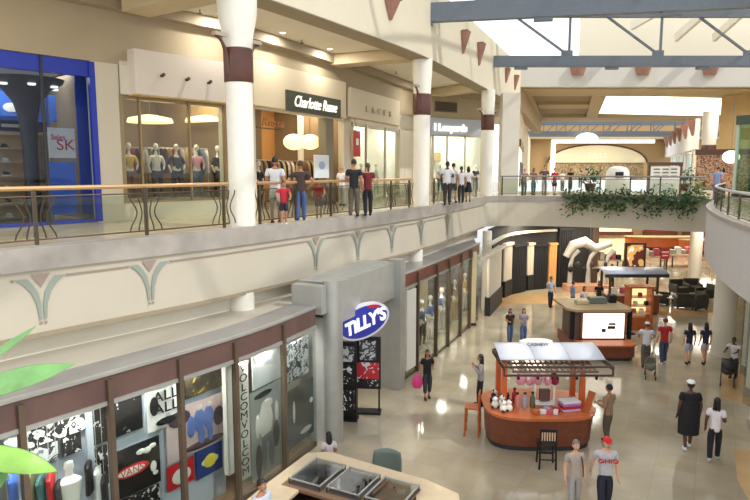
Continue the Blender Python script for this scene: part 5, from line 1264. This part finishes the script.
# garments, racks, mannequins
GAR = [mat('gar_%d' % i, c, .85) for i, c in enumerate(((60, 60, 76), (220, 214, 206), (120, 90, 80), (36, 36, 40), (196, 170, 120), (90, 110, 140), (170, 60, 70), (226, 180, 190)))]
gm = {}
def garment_mesh(m):
    if m.name in gm: return gm[m.name]
    mb = MB(); mb.lathe((0, 0), [(.20, -.85), (.19, -.5), (.17, -.2), (.12, -.06), (.03, 0)], 8, .25, 1)
    gm[m.name] = mb.mesh('garment', m, True); return gm[m.name]
def rack(p, rz, label, n=8, w_=1.5, hz=1.5, pal=GAR, gl='garment hanging on a rack'):
    t = TH('clothes_rack', p, label, 'clothes rack', rz)
    for sx in (-1, 1): MB().tube([(sx*w_/2, 0, 0), (sx*w_/2, 0, hz)], .02, 6).build('upright', METAL, t); MB().box((sx*w_/2, 0, .02), (.05, .5, .04)).build('foot', METAL, t)
    MB().tube([(-w_/2, 0, hz), (w_/2, 0, hz)], .018, 6).build('rail', METAL, t)
    for k in range(n):
        x0 = -w_/2+w_*(k+.5)/n; m_ = random.choice(pal)
        o = link('garment', garment_mesh(m_)); o.location = (p[0]+x0*math.cos(rz), p[1]+x0*math.sin(rz), p[2]+hz-.02); o.rotation_euler = (0, 0, rz)
        tag(o, gl, 'garment', gl.replace('garment', 'garments'))
def mannequin(p, rz, label, top, bot, h=1.0, group=None):
    t = TH('mannequin', p, label, 'mannequin', rz, group); t.scale = (h,)*3
    V = [(0, 0, .95, .12), (0, 0, 1.15, .10), (0, 0, 1.35, .13), (0, 0, 1.52, .05), (0, 0, 1.62, .05), (-.1, 0, .88, .09), (-.11, .02, .48, .06), (-.1, .04, .1, .04), (.1, 0, .88, .09), (.12, -.06, .48, .06), (.14, -.04, .1, .04),
         (-.2, 0, 1.43, .05), (-.27, .04, 1.15, .04), (-.22, -.05, .9, .03), (.2, 0, 1.43, .05), (.3, .02, 1.17, .04), (.2, -.08, 1.0, .03)]
    Ed = [(0, 1), (1, 2), (2, 3), (3, 4), (0, 5), (5, 6), (6, 7), (0, 8), (8, 9), (9, 10), (2, 11), (11, 12), (12, 13), (2, 14), (14, 15), (15, 16)]
    if 'mannq' not in VAR:
        b = MB(); vs, fs = skinmesh(V, Ed, 0); b.add(vs, fs); b.ell((0, -.01, 1.74), (.08, .095, .12), 12, 8)
        b2 = MB(); vs, fs = skinmesh([v[:3]+(v[3]*1.18,) for v in V[:3]]+[V[11][:3]+(.062,), V[12][:3]+(.055,), V[14][:3]+(.062,), V[15][:3]+(.055,)], [(0, 1), (1, 2), (2, 3), (3, 4), (2, 5), (5, 6)], 0); b2.add(vs, fs)
        b3 = MB(); vs, fs = skinmesh([V[0][:3]+(.135,)]+[v[:3]+(v[3]*1.2,) for v in V[5:11]], [(0, 1), (1, 2), (2, 3), (0, 4), (4, 5), (5, 6)], 0); b3.add(vs, fs)
        VAR['mannq'] = (b, b2, b3)
    b, b2, b3 = VAR['mannq']
    b.build('figure', mat('mannequin_white', (222, 218, 210), .4), t, True); b2.build('shirt', top, t, True); b3.build('trousers', bot, t, True)
    MB().lathe((0, 0), [(.24, 0), (.22, .03)], 16).build('base', METAL, t, True)
def along_shop(px, off): p, th_, t_ = Wh(px, 200, off); return (p[0], p[1], ZT+(.503 if 122 < px < 226 and off < 3.5 else .003)), th_
for px, off, l in ((150, 2.4, 'clothes rack at the left of the clothes shop window'), (172, 2.7, 'clothes rack at the back of the clothes shop'), (186, 1.6, 'clothes rack in the middle of the clothes shop window'), (216, 2.6, 'clothes rack at the right of the clothes shop window')):
    p, a = along_shop(px, off); rack(p, a, l, 12, 1.9, 1.75, gl='garment hanging in the clothes shop left of the first column')
for px, off, l, tp, bt in ((131, 1.2, 'yellow dressed mannequin at the left of the clothes shop window', mat('gar_y', (206, 170, 70), .8), GAR[2]), (158, 1.0, 'mannequin in white top and navy trousers in the clothes shop window', GAR[1], GAR[0]), (178, .95, 'mannequin in a dark blue outfit in the middle of the clothes shop window', GAR[0], GAR[0]),
                           (198, .95, 'mannequin in pink top and pale trousers in the clothes shop window', mat('pink_top', (236, 170, 184), .8), GAR[5]), (219, 1.0, 'mannequin in dark clothes at the right of the clothes shop window', GAR[3], GAR[3])):
    p, a = along_shop(px, off); t_ = mannequin(p, a, l, tp, bt)
for px, off, l in ((268, 1.5, 'clothes rack behind the man in white in the script sign shop'), (292, 2.6, 'clothes rack under the round yellow lamps'), (310, 1.6, 'clothes rack left of the grey pier in the script sign shop'), (345, 2.0, 'clothes rack right of the grey pier in the script sign shop')):
    p, a = along_shop(px, off); rack(p, a, l, 11, 1.9, 1.9, GAR[:5], gl='garment hanging in the script sign shop')
for px, off, l, tp, bt in ((259, .9, 'dark mannequin beside the first column in the script sign shop', GAR[3], GAR[3]), (300, 1.0, 'mannequin in brown top in front of the yellow lamps', GAR[2], GAR[3])):
    p, a = along_shop(px, off); mannequin(p, a, l, tp, bt)
for px, off, l in ((361, 1.0, 'mannequin in white at the bright shopfront, leftmost'), (376, 1.0, 'mannequin in white at the bright shopfront, second from left'), (397, 1.0, 'mannequin in grey at the bright shopfront, third from left')):
    p, a = along_shop(px, off); mannequin(p, a, l, GAR[1] if px < 390 else GAR[5], GAR[1])
for px, off, l in ((440, 1.2, 'mannequin in white at the white shopfront, left'), (475, 1.2, 'mannequin in dark blue at the white shopfront beside the third column')):
    p, a = along_shop(px, off); mannequin(p, a, l, GAR[1] if px < 460 else GAR[0], GAR[5])
for px, off, l in ((150, 1.9, 'left of two low pendant lamps glowing in the clothes shop window'), (206, 1.9, 'right of two low pendant lamps glowing in the clothes shop window')):
    p, th_, _ = Wh(px, 119, off); t = TH('pendant_lamp', tuple(p), l, 'lamp'); MB().lathe((0, 0), [(.75, -.12), (.7, .02), (.2, .12)], 24).build('lamp_shade', LAMPY, t, True); MB().tube([(0, 0, .1), (0, 0, 10.3-p[2])], .015, 5).build('cord', BRONZE, t)
# yellow shade lamps
for px, l in ((294, 'left'), (310, 'middle'), (340, 'right')):
    p, th_, _ = Wh(px, 142, 1.2); t = TH('pendant_lamp', tuple(p), 'round yellow pendant lamp in the script sign shop, %s of three' % l, 'lamp')
    MB().ell((0, 0, 0), (.46, .46, .34), 16, 10).build('lamp_shade', LAMPY, t, True); MB().tube([(0, 0, .25), (0, 0, 10.3-p[2])], .015, 5).build('cord', BRONZE, t)
# grey pier with poster, red banner
p, th_, _ = Wh(328, 150, .1); t = TH('entrance_pier', (p[0], p[1], ZT), 'grey pier in the entrance under the script sign', 'pillar', th_); B1(t, 'shaft', (0, .1, 1.85), (.62, .4, 3.7), mat('pier_grey', (128, 122, 104), .6)); B1(t, 'base', (0, .1, .08), (.7, .48, .16), DARK)
wposter(314, 328.5, 155, 178, -.04, mat('poster_ice', (214, 222, 232), .5), 'white framed notice in front of the grey pier', ex_blob(mat('ice_blue', (150, 170, 200), .5), [(0, .55, .22, .18)]), border=WHITE)
p, th_, _ = Wh(357, 144, -.2)
t = TH('hanging_banner', (p[0], p[1], p[2]), 'red hanging banner right of the grey pier', 'banner', th_); B1(t, 'cloth', (0, 0, 0), (.72, .02, 1.15), REDM); B1(t, 'sign_print', (0, -.02, .1), (.26, .01, .3), WHITE); MB().bar((-.3, 0, .6), (.3, 0, .6), .03, .03).build('rod', BRONZE, t)
MB().tube([(0, 0, .6), (0, .15, 9.8-p[2])], .012, 5).build('cord', BRONZE, t)
# pictures in the white shop
wposter(434, 441, 152, 162, 2.4, mat('pic_tan', (190, 160, 110), .6), 'small framed picture on the back wall of the white shop', border=WHITE)
# downlights in the walkway ceiling
for px, py, l in ((220, 14, 'nearest'), (283, 33, 'second'), (330, 49, 'third')):
    x, y = G(px, py, 12.14); t = TH('downlight', (x, y, 12.15), l+' round downlight in the walkway ceiling', 'ceiling light'); MB().lathe((0, 0), [(.09, -.015), (.09, 0)], 14).build('lens', LAMP, t, True); MB().lathe((0, 0), [(.13, -.008), (.13, 0)], 14).build('rim', WHITE, t, True)
for px, py, l in ((200, 11, 'nearest'), (302, 41, 'second'), (396, 72, 'farthest')):
    x, y = G(px, py, 12.1); t = TH('sprinkler_head', (x, y, 12.15), l+' small dark sprinkler in the walkway ceiling', 'sprinkler'); MB().tube([(0, 0, 0), (0, 0, -.12)], .02, 6).build('stem', BRONZE, t); MB().lathe((0, 0), [(.07, -.14), (.07, -.12)], 10).build('plate', BRONZE, t)

# ------------------------------------------------------------ far end, upper level
B_ = MB().b2(7.35, 36.4, ZT, 8.35, 37.3, ZC); struct('wall_left', B_, CREAM2)
struct('wall_left', MB().prism([(9.3, 43), (9.7, 43), (23.5, 95), (23, 95)], ZT, ZC), mat('far_left_wall', (226, 216, 190), .7))
for i, (x0, y0) in enumerate(((10.2, 45.5), (11.6, 51), (13.2, 57.5), (14.9, 64.5))):
    t = TH('shop_window', (x0+.1, y0, ZT), ('first', 'second', 'third', 'fourth')[i]+' bright shop window along the far left upper wall', 'shop window', math.radians(76)); B1(t, 'display', (0, -.15, 1.6), (3.2, .1, 3.0), mat('bright_display', (250, 250, 244), .5, emit=(255, 252, 240), estr=.8)); B1(t, 'header', (0, -.2, 3.4), (3.4, .2, .5), (BROWN, WOODL, BRONZE, BROWN)[i]); B1(t, 'dark_goods', (.6, -.24, 1.2), (.6, .1, 1.8), DARK)
struct('wall_back', MB().b2(20, 95, ZT, 52, 95.5, 14), mat('far_tan', (172, 142, 98), .7))
struct('ceiling', MB().b2(20, 93.5, 11.9, 52, 95, 12.6), cm)
struct('trim_16', MB().b2(26.2, 93.2, 11.25, 41.5, 93.5, 11.75), mat('lit_trim', (255, 252, 240), .5, emit=(255, 250, 240), estr=1.2))
struct('trim_17', MB().b2(26.2, 93.2, 6.2, 26.8, 93.5, 11.25), mat('lit_trim', (255, 252, 240)))
# arched store
t = TH('arched_shopfront', (33.6, 94.9, ZT), 'wide arched cream shopfront at the far end of the upper level', 'shopfront')
arc = [(7.3*math.cos(PI*k/20), 2.6+2.6*math.sin(PI*k/20)) for k in range(21)]
vs = [(a, -.3, z) for a, z in arc]+[(a, 0, z) for a, z in arc]; n = 21
MB().add(vs, [tuple(range(n))[::-1]]+[(i, i+1, n+i+1, n+i) for i in range(n-1)]+[(0, n, 2*n-1, n-1), tuple(range(n, 2*n))]).build('arch_panel', mat('arch_cream', (216, 204, 168), .6, emit=(216, 204, 168), estr=.12), t)
mb = MB(); mb.tube([(a*1.03, -.32, 2.55+(z-2.55)*1.05) for a, z in arc], .12, 6); mb.build('arch_moulding', BROWN, t, True)
text('lettering', 'LILLS', 1.1, (0, -.36, 3.6), (PI/2, 0, 0), mat('letter_cream', (246, 240, 220), .5), t, .03, 1.2)
B1(t, 'shop_opening', (0, -.1, 1.25), (14.4, .1, 2.5), artmat('far_goods', [(104, 80, 60), (176, 140, 100), (96, 104, 74), (150, 104, 76)], 3.5, 7, emit=.15))
for a in (-7.3, 7.3): B1(t, 'pier', (a, -.2, 1.3), (.5, .4, 2.6), WOODL)
# far truss group
for i, (y, z) in enumerate(((80, 11.9), (86, 12.1))):
    t = TH('roof_truss', (20, y, z), ('nearer', 'farther')[i]+' grey truss over the far part of the mall', 'truss')
    B1(t, 'bottom_chord', (13, 0, 0), (28, .3, .6), STEEL); B1(t, 'top_chord', (13, 0, 1.4), (28, .3, .35), STEEL)
    for k in range(8): MB().bar((k*3, 0, 0), (k*3+1.5, 0, 1.4), .14, .14).build('diagonal_web', STEEL, t); B1(t, 'vertical_web', (k*3, 0, .7), (.12, .12, 1.4), STEEL)
p = D(587, 136, 79); t = TH('dome_lamp', tuple(p), 'glowing white dome lamp hanging before the far trusses', 'lamp'); MB().ell((0, 0, -.35), (1.4, 1.0, .75), 20, 10, lambda x, y, z: (x, y, max(z, -.05))).build('dome', mat('dome_glow', (255, 255, 250), .5, emit=(255, 255, 250), estr=1.2), t, True); MB().tube([(0, 0, .3), (0, 0, 1.6)], .03, 6).build('rod', STEEL, t)
# right far fascia with rust wedges, columns
struct('wall_right', MB().prism([(29.5, 58), (29.9, 58), (44.4, 95), (43.9, 95)], 9.2, 12.0), mat('far_fascia_white', (232, 232, 232), .6))
for i in range(6):
    u = (i+.2)/6; wedge((29.45+u*14.4, 58+u*37, 12.0), (-.363, -.932), 1.5, 1.5, 'rust wedge sconce on the far right white fascia', 'rust wedge sconces on the far right fascia')
column((30.2, 58.3), .5, ZT, 9.2, 8, 'white column under the start of the far white fascia', flare=False)
for i in range(4): 
    u = (i+.5)/4; t = TH('shop_window', (30.8+u*13.0, 59+u*34, ZT), 'pale glass shop window under the far white fascia, number from the near end: %s' % ('one', 'two', 'three', 'four')[i], 'shop window', math.radians(-108)); B1(t, 'display', (0, .1, 1.7), (4.6, .1, 3.2), mat('pale_aqua', (206, 222, 226), .3, emit=(206, 222, 226), estr=.2)); B1(t, 'mullion', (0, 0, 1.7), (.2, .2, 3.2), WHITE); B1(t, 'header', (0, 0, 3.35), (4.8, .3, .2), WHITE)
# right upper wall and glass shop front
struct('wall_right', MB().prism([(27.6, 50.5), (28, 50.5), (35, 40), (25.4, 28), (25.0, 28.2), (34.2, 40)], ZT, ZH), mat('right_tan', (204, 176, 124), .7))
struct('ceiling', MB().prism([(17.2, 29), (22, 40), (24.5, 48), (24.5, 35.5), (40, 35.5), (40, 20), (19, 20)], 12.4, 12.6), CREAM2) if False else None
t = TH('shopfront', (20.3, 34.0, ZT), 'green tinted glass shopfront on the right balcony at the right edge', 'shopfront', math.radians(-62))
B1(t, 'header', (2.5, 0, 4.2), (6.6, .25, .5), mat('dark_green_frame', (70, 84, 74), .5)); B1(t, 'sill', (2.5, 0, .1), (6.6, .2, .2), DARK)
for k in range(5): B1(t, 'mullion', (-.7+k*1.6, 0, 2.1), (.14, .16, 4.2), mat('pale_green_frame', (186, 204, 192), .4))
for k in range(4): MB().box((.1+k*1.6, 0, 2.1), (1.5, .015, 3.9)).build('glass_pane', glassmat('green_glass', (200, 224, 208), .08), t)
for k in range(4): B1(t, 'display_panel', (.1+k*1.6, .8, 1.7), (1.0, .08, 2.8), (mat('dk_teal', (100, 128, 120), .6), WHITE, mat('dk_teal', (100, 128, 120)), pk)[k])
x, y = 23.2, 42.0
t = TH('shop_window', (x+1.5, y+4, ZT), 'warm lit shop opening beyond the far white column', 'shop window', math.radians(-20)); B1(t, 'display', (1, 0, 1.3), (4, .1, 2.6), artmat('warm_goods', [(120, 84, 66), (190, 150, 112), (110, 76, 62), (200, 170, 140)], 4, 2, emit=.2)); B1(t, 'header', (1, -.1, 2.8), (4.2, .2, .4), BROWN)
t2 = TH('dome_lamp', D(731, 157, 41), 'white dome lamp glowing by the right shops', 'lamp'); MB().ell((0, 0, 0), (.55, .4, .42), 16, 8).build('dome', mat('dome_glow', (255, 255, 250)), t2, True); MB().tube([(0, 0, .5), (0, 0, 3.9)], .02, 5).build('rod', STEEL, t2)
# directory board and white kiosk behind the bridge rail
p = D(663, 205, 36.5); t = TH('directory_board', (p[0], 36.5, ZT), 'white directory board with rows of dark lettering in a brown frame on the bridge', 'sign')
for a in (-.92, .92): B1(t, 'post', (a, .05, .95), (.14, .14, 1.9), BROWN)
B1(t, 'board', (0, 0, .9), (1.7, .1, 1.6), mat('board_bright', (236, 232, 220), .5)); B1(t, 'top_frame', (0, .05, 1.85), (2.0, .2, .2), BROWN)
for k in range(3):
    for j in range(3): B1(t, 'printed_row', (-.5+j*.5, -.06, 1.55-k*.2), (.36, .01, .07), mat('row_grey', (110, 106, 100), .5))
B1(t, 'printed_map', (0, -.06, .5), (1.3, .01, .5), artmat('map', [(90, 110, 90), (220, 220, 210), (110, 110, 110)], 5, 3))
p = D(617, 190, 40); t = TH('white_booth', (p[0], 40, ZT), 'white rounded booth with a dark window beyond the bridge plants', 'booth')
MB().lathe((0, 0), [(.75, 0), (.75, .9), (.72, 1.4), (.55, 1.65), (.2, 1.75)], 24, 1, .7).build('booth_shell', WHITE, t, True); B1(t, 'window', (-.1, -.54, 1.2), (.5, .06, .36), BLACK)

# ------------------------------------------------------------ hanging plants along the bridge
def leafcluster(n, rx, ry, rz_, size, hang, seed):
    r = random.Random(seed); mb = MB()
    for i in range(n):
        a = r.uniform(0, 2*PI); q = r.random()**.5
        x, y = rx*q*math.cos(a), ry*q*math.sin(a); z = r.uniform(-hang, rz_)*(.4+.6*r.random())
        if z < 0: y = -abs(y)*.6-.25
        s = size*r.uniform(.6, 1.3); d = Vector((r.uniform(-1, 1), r.uniform(-1, .4), r.uniform(-.9, .6))).normalized(); u = d.cross(Vector((r.uniform(-1, 1), r.uniform(-1, 1), 1))).normalized()
        c = Vector((x, y, z)); mb.m = 0 if r.random() < .6 else 1
        mb.add([c, c+d*s*.5+u*s*.22, c+d*s, c+d*s*.5-u*s*.22], [(0, 1, 2, 3)])
    return mb
kinds = ['trailing green plant hanging over the bridge edge', 'bushy dark green plant on the bridge planter', 'pale upright palm like plant on the bridge planter']
for i, (px, k) in enumerate(((568, 0), (580, 0), (592, 1), (604, 0), (615, 0), (627, 1), (640, 0), (652, 0), (664, 1), (675, 0), (685, 1), (697, 2))):
    p_, t_ = hit(offs(BR, -.05), px, 195)
    pos = ['leftmost', 'second from the left', 'third from the left', 'fourth from the left', 'fifth from the left', 'sixth from the left', 'seventh from the left', 'eighth from the left', 'just right of the directory board', 'tenth from the left', 'second from the right end', 'rightmost'][i]
    t = TH('hanging_plant', (p_[0], p_[1]-.1, 5.95), kinds[k]+', '+pos, 'plant', 0, 'plants along the bridge')
    leafcluster(150, .42, .28, (.3, .55, .9)[k], .24, (1.25, .9, .4)[k] if px != 685 else 1.5, 40+i).build('foliage', [LEAF2, LEAF] if k != 2 else [LEAF, mat('pale_leaf', (140, 160, 100), .5, var=.2)], t)
    MB().tube([(0, .1, -.05), (.02, .0, .35)], .03, 6).build('stem', BRONZE, t)
pl_ = MB().wall(subpath(offs(BR, -.32), 562, 704, 200), ZT+.02, ZT+.16, .25); o = pl_.build('planter_trough', mat('planter', (120, 116, 104), .7)); tag(o, 'long low grey planter trough along the bridge edge holding the hanging plants', 'planter')
# plants behind the rail on the bridge
for px, l in ((590, 'potted green shrub standing left of the white booth'), (683, 'potted green shrub standing right of the directory board')):
    x, y = G(px, 191, ZT); t = TH('potted_shrub', (x, y, ZT), l, 'plant'); leafcluster(200, .8, .6, 1.3, .3, .0, px).build('foliage', [LEAF2, LEAF], t).location = (0, 0, .6); MB().lathe((0, 0), [(.3, 0), (.42, .55)], 16).build('pot', BROWN, t, True); MB().tube([(0, 0, .4), (0, 0, 1.2)], .04, 6).build('stem', BRONZE, t)

# ------------------------------------------------------------ foreground leaves at the lower left
LG = mat('bright_leaf', (112, 160, 92), .35, var=.25, scale=9); LG2 = mat('lime_leaf', (128, 172, 76), .35, var=.3, scale=7)
t = TH('leafy_plant', (-1.75, 1.3, ZT), 'large bright green leaves reaching in at the lower left edge', 'plant')
def leaf(pts, w_, m, thick=.004, fold=.25):
    """broad leaf blade along a midrib"""
    pts = [Vector(p) for p in pts]; n = len(pts); mb = MB(); vs = []
    for i, p in enumerate(pts):
        tt = (pts[min(i+1, n-1)]-pts[max(i-1, 0)]).normalized(); s = tt.cross(Vector((0, -.55, .83))).normalized(); up = s.cross(tt)
        k = w_*math.sin(PI*min(1, (i/(n-1))*.9+.08))**.8*(1 if i < n-1 else .05)
        vs += [p+s*k+up*k*fold, p, p-s*k+up*k*fold]
    fs = []
    for i in range(n-1): fs += [(3*i, 3*i+1, 3*i+4, 3*i+3), (3*i+1, 3*i+2, 3*i+5, 3*i+4)]
    o = mb.add(vs, fs).build('leaf', m, t, True); o.modifiers.new('s', 'SOLIDIFY').thickness = thick; su = o.modifiers.new('u', 'SUBSURF'); su.levels = 1; su.render_levels = 1
    for q, v in enumerate(o.data.vertices): v.co = v.co-Vector(t.location)
def C(px, py, Y): return Vector(D(px, py, Y))
leaf([C(-70, 400, 2.1), C(-30, 396, 2.1), C(0, 388, 2.1), C(25, 380, 2.1), C(50, 373, 2.12), C(77, 364, 2.15)], .062, LG)
leaf([C(-50, 385, 2.3), C(-20, 368, 2.3), C(5, 350, 2.3), C(22, 338, 2.32), C(38, 325, 2.35)], .028, LG)
leaf([C(-60, 450, 1.9), C(-30, 455, 1.9), C(0, 460, 1.9), C(20, 464, 1.9), C(40, 467, 1.92), C(58, 472, 1.95)], .05, LG2)
leaf([C(-40, 530, 1.9), C(-15, 505, 1.9), C(-5, 490, 1.9), C(3, 478, 1.92), C(10, 470, 1.95)], .03, LG)
mb = MB(); L0 = Vector(t.location)
for a in ((-70, 400, 2.1), (-50, 385, 2.3), (-60, 450, 1.9), (-40, 530, 1.9)): mb.tube([Vector((0, 0, .3)), Vector((.1, .15, .55))+Vector((0, 0, 0)), C(*a)-L0], [.02, .014, .008], 6)
mb.build('stem', LG, t, True); MB().lathe((0, 0), [(.18, 0), (.24, .35), (.22, .36)], 20).build('pot', BROWN, t, True)

# lower left shop merchandise
def SS(px, py, d, Z): p, t_ = hit(offs(S1, d), px, py); return (p[0], p[1], Z), math.atan2(t_[1], t_[0])
t = None
hz_ = hit(offs(S1, .28), 68, 462)[0][2]
p, a = SS(69, 470, .28, 0); t = TH('torso_form', (p[0], p[1], 0), 'white torso display form behind the lower left window', 'mannequin', a)
mb = MB(); k0 = hz_-1.02
mb.lathe((0, 0), [(.13, k0+.1), (.15, k0+.3), (.19, k0+.55), (.2, k0+.68), (.07, k0+.78), (.06, k0+.86), (.09, k0+.92), (.07, k0+1.02)], 20, 1, .65).build('torso', WHITE, t, True); MB().tube([(0, 0, 0), (0, 0, k0+.15)], .03, 8).build('pole', METAL, t); MB().lathe((0, 0), [(.2, 0), (.2, .03)], 16).build('base', METAL, t)
for px, py, m_, l in ((40, 478, mat('teal', (60, 110, 110), .7), 'teal'), (50, 474, REDM, 'red'), (58, 482, DARK, 'dark'), (88, 462, BLACK, 'black'), (97, 468, wt, 'white'), (104, 476, DARK, 'charcoal'), (30, 472, mat('olive', (110, 112, 70), .7), 'olive'), (12, 476, BLUE2, 'bright blue')):
    q, t_ = hit(offs(S1, .3), px, py); z_ = q[2]-.55; a = math.atan2(t_[1], t_[0])+.9
    t = TH('hanging_shirt', (q[0], q[1], z_), l+' shirt hanging behind the lower left window', 'shirt', a)
    MB().lathe((0, 0), [(.2, 0), (.18, .3), (.2, .5), (.06, .58)], 12, 1, .3).build('cloth', m_, t, True); MB().tube([(0, 0, .56), (0, 0, 3.28-z_)], .006, 5).build('hanger', METAL, t)
for px, d_, l, tp, bt in ((422, .9, 'mannequin in blue shirt in the far lower shopfront, leftmost', GAR[5], GAR[3]), (430, .9, 'mannequin in bright blue in the far lower shopfront', BLUE2, GAR[1]), (441, 1.0, 'mannequin in blue jersey in the second far bay', BLUE2, GAR[1]), (454, 1.0, 'mannequin in brown in the third far bay', GAR[2], GAR[4]), (464, 1.0, 'mannequin in cream in the last far bay', GAR[4], GAR[1])):
    q, t_ = hit(offs(S2, d_), px, 320); mannequin((q[0], q[1], 0), math.atan2(t_[1], t_[0]), l, tp, bt, 1.1)
p, t_ = hit(offs(S2, -.02), 472, 300); t = TH('end_post', (p[0]+.1, p[1]+.2, 0), 'warm cream post at the far end of the lower shopfront', 'pillar'); B1(t, 'shaft', (0, 0, 1.8), (.2, .2, 3.4), mat('warm_post', (240, 220, 176), .5)); B1(t, 'base', (0, 0, .06), (.26, .26, .12), DARK)
# ------------------------------------------------------------ light
wd = bpy.data.worlds.new('world'); SC.world = wd; wd.use_nodes = True
wd.node_tree.nodes['Background'].inputs[0].default_value = (.93, .96, 1, 1); wd.node_tree.nodes['Background'].inputs[1].default_value = 1.5
def area(loc, size, power, col=(1, .93, .8), rot=(0, 0, 0), sy=None):
    l = bpy.data.lights.new('area_light', 'AREA'); l.energy = power; l.size = size; l.color = col
    if sy: l.shape = 'RECTANGLE'; l.size_y = sy
    o = bpy.data.objects.new('area_light', l); COL.objects.link(o); o.location = loc; o.rotation_euler = rot; return o
sun = bpy.data.lights.new('sun', 'SUN'); sun.energy = 2.2; sun.angle = math.radians(1.5); sun.color = (1, .95, .86)
so = bpy.data.objects.new('sun', sun); COL.objects.link(so)
d = Vector((-.75, .35, -.80)); so.rotation_euler = d.to_track_quat('-Z', 'Y').to_euler()
for px, py in ((220, 14), (283, 33), (330, 49)):
    x, y = G(px, py, 12.14); area((x, y, 12.12), .18, 70, (1, .95, .86))
for x, y in ((-8.3, 12.6), (-10.5, 9.5), (3.0, 34.5), (5.5, 40)): area((x, y, 12.1), .3, 80, (1, .95, .86))
for px, off, e in ((0, 2.9, 70), (72, 2.9, 50), (150, 1.4, 110), (200, 1.4, 110), (275, 1.8, 110), (310, 1.8, 90), (340, 1.8, 80), (375, 1.6, 160), (400, 1.6, 160), (445, 1.3, 170), (470, 1.3, 170)):
    p, _ = hit(offs(W, off), px, 120); area((p[0], p[1], 10.25), 1.2, e, (1, .84, .6) if 120 < px < 350 else (1, .97, .9))
for px, e in ((20, 45), (80, 60), (140, 60), (200, 60), (250, 110), (270, 110), (300, 80)):
    p, _ = hit(offs(S1, .14), px, 400); area((p[0], p[1], 3.27), .2, e*3.2, (1, .98, .94))
for px, e in ((425, 60), (445, 60), (465, 60)):
    p, _ = hit(offs(S2, .6), px, 310); area((p[0], p[1], 3.27), .5, e)
for x, y in ((18, 50), (30, 52), (24, 64), (36, 66), (28, 90), (34, 90)): area((x, y, 12.9 if y < 80 else 11.5), 1.5, 350, (1, .95, .86))  # fill lights without fixtures, added to brighten the far upper section
for x, y in ((22.5, 38), (26, 46)): area((x, y, 12), 1.0, 150, (1, .95, .86))  # more added fill, for the right side around the far column
q = porl(Lp/2, 2.0, 3.1); area(q, 1.0, 60)
for x, y, e in ((9, 36, 160), (13, 37, 160), (17, 38, 160), (22, 40, 160), (15, 46, 300), (24, 48, 300), (22, 58, 400), (32, 60, 400), (12, 34.5, 120)):  # unseen fill lights added under the bridge to brighten the lower floor
    area((x, y, ZS-.06), 2.0, e, (1, .9, .74))
bpy.data.collections.remove(TMP)
# sub-parts hang under the part they belong to
SUB = {'printed_row': ('board',), 'printed_map': ('board',), 'print': ('board',), 'printed_shape': ('board',), 'lettering': ('sign_board', 'board'), 'printed_picture': ('lit_panel',), 'lit_picture': ('picture_frame',),
       'sign_print': ('sign_panel', 'cloth', 'sign_board'), 'hanging_bulb': ('canopy_frame',), 'ear': ('head',), 'rim': ('shade',), 'top_frame': ('glass_top',), 'slat': ('frame',), 'awning_skirt': ('awning',), 'lid': ('box_body',), 'light_cord': ('pendant_light',)}
for root in [o for o in COL.objects if o.parent is None and o.children]:
    ch = list(root.children)
    for c in ch:
        nm = c.name.split('.')[0]
        if nm in SUB:
            for pn in SUB[nm]:
                cand = [q for q in ch if q.name.split('.')[0] == pn and q is not c and q.parent == root]
                if cand:
                    q = min(cand, key=lambda q: (q.location-c.location).length)
                    if nm == 'light_cord': off = q.location.copy(); c.parent = q; c.location = c.location-off
                    elif q.location.length < 1e-6: c.parent = q
                    break
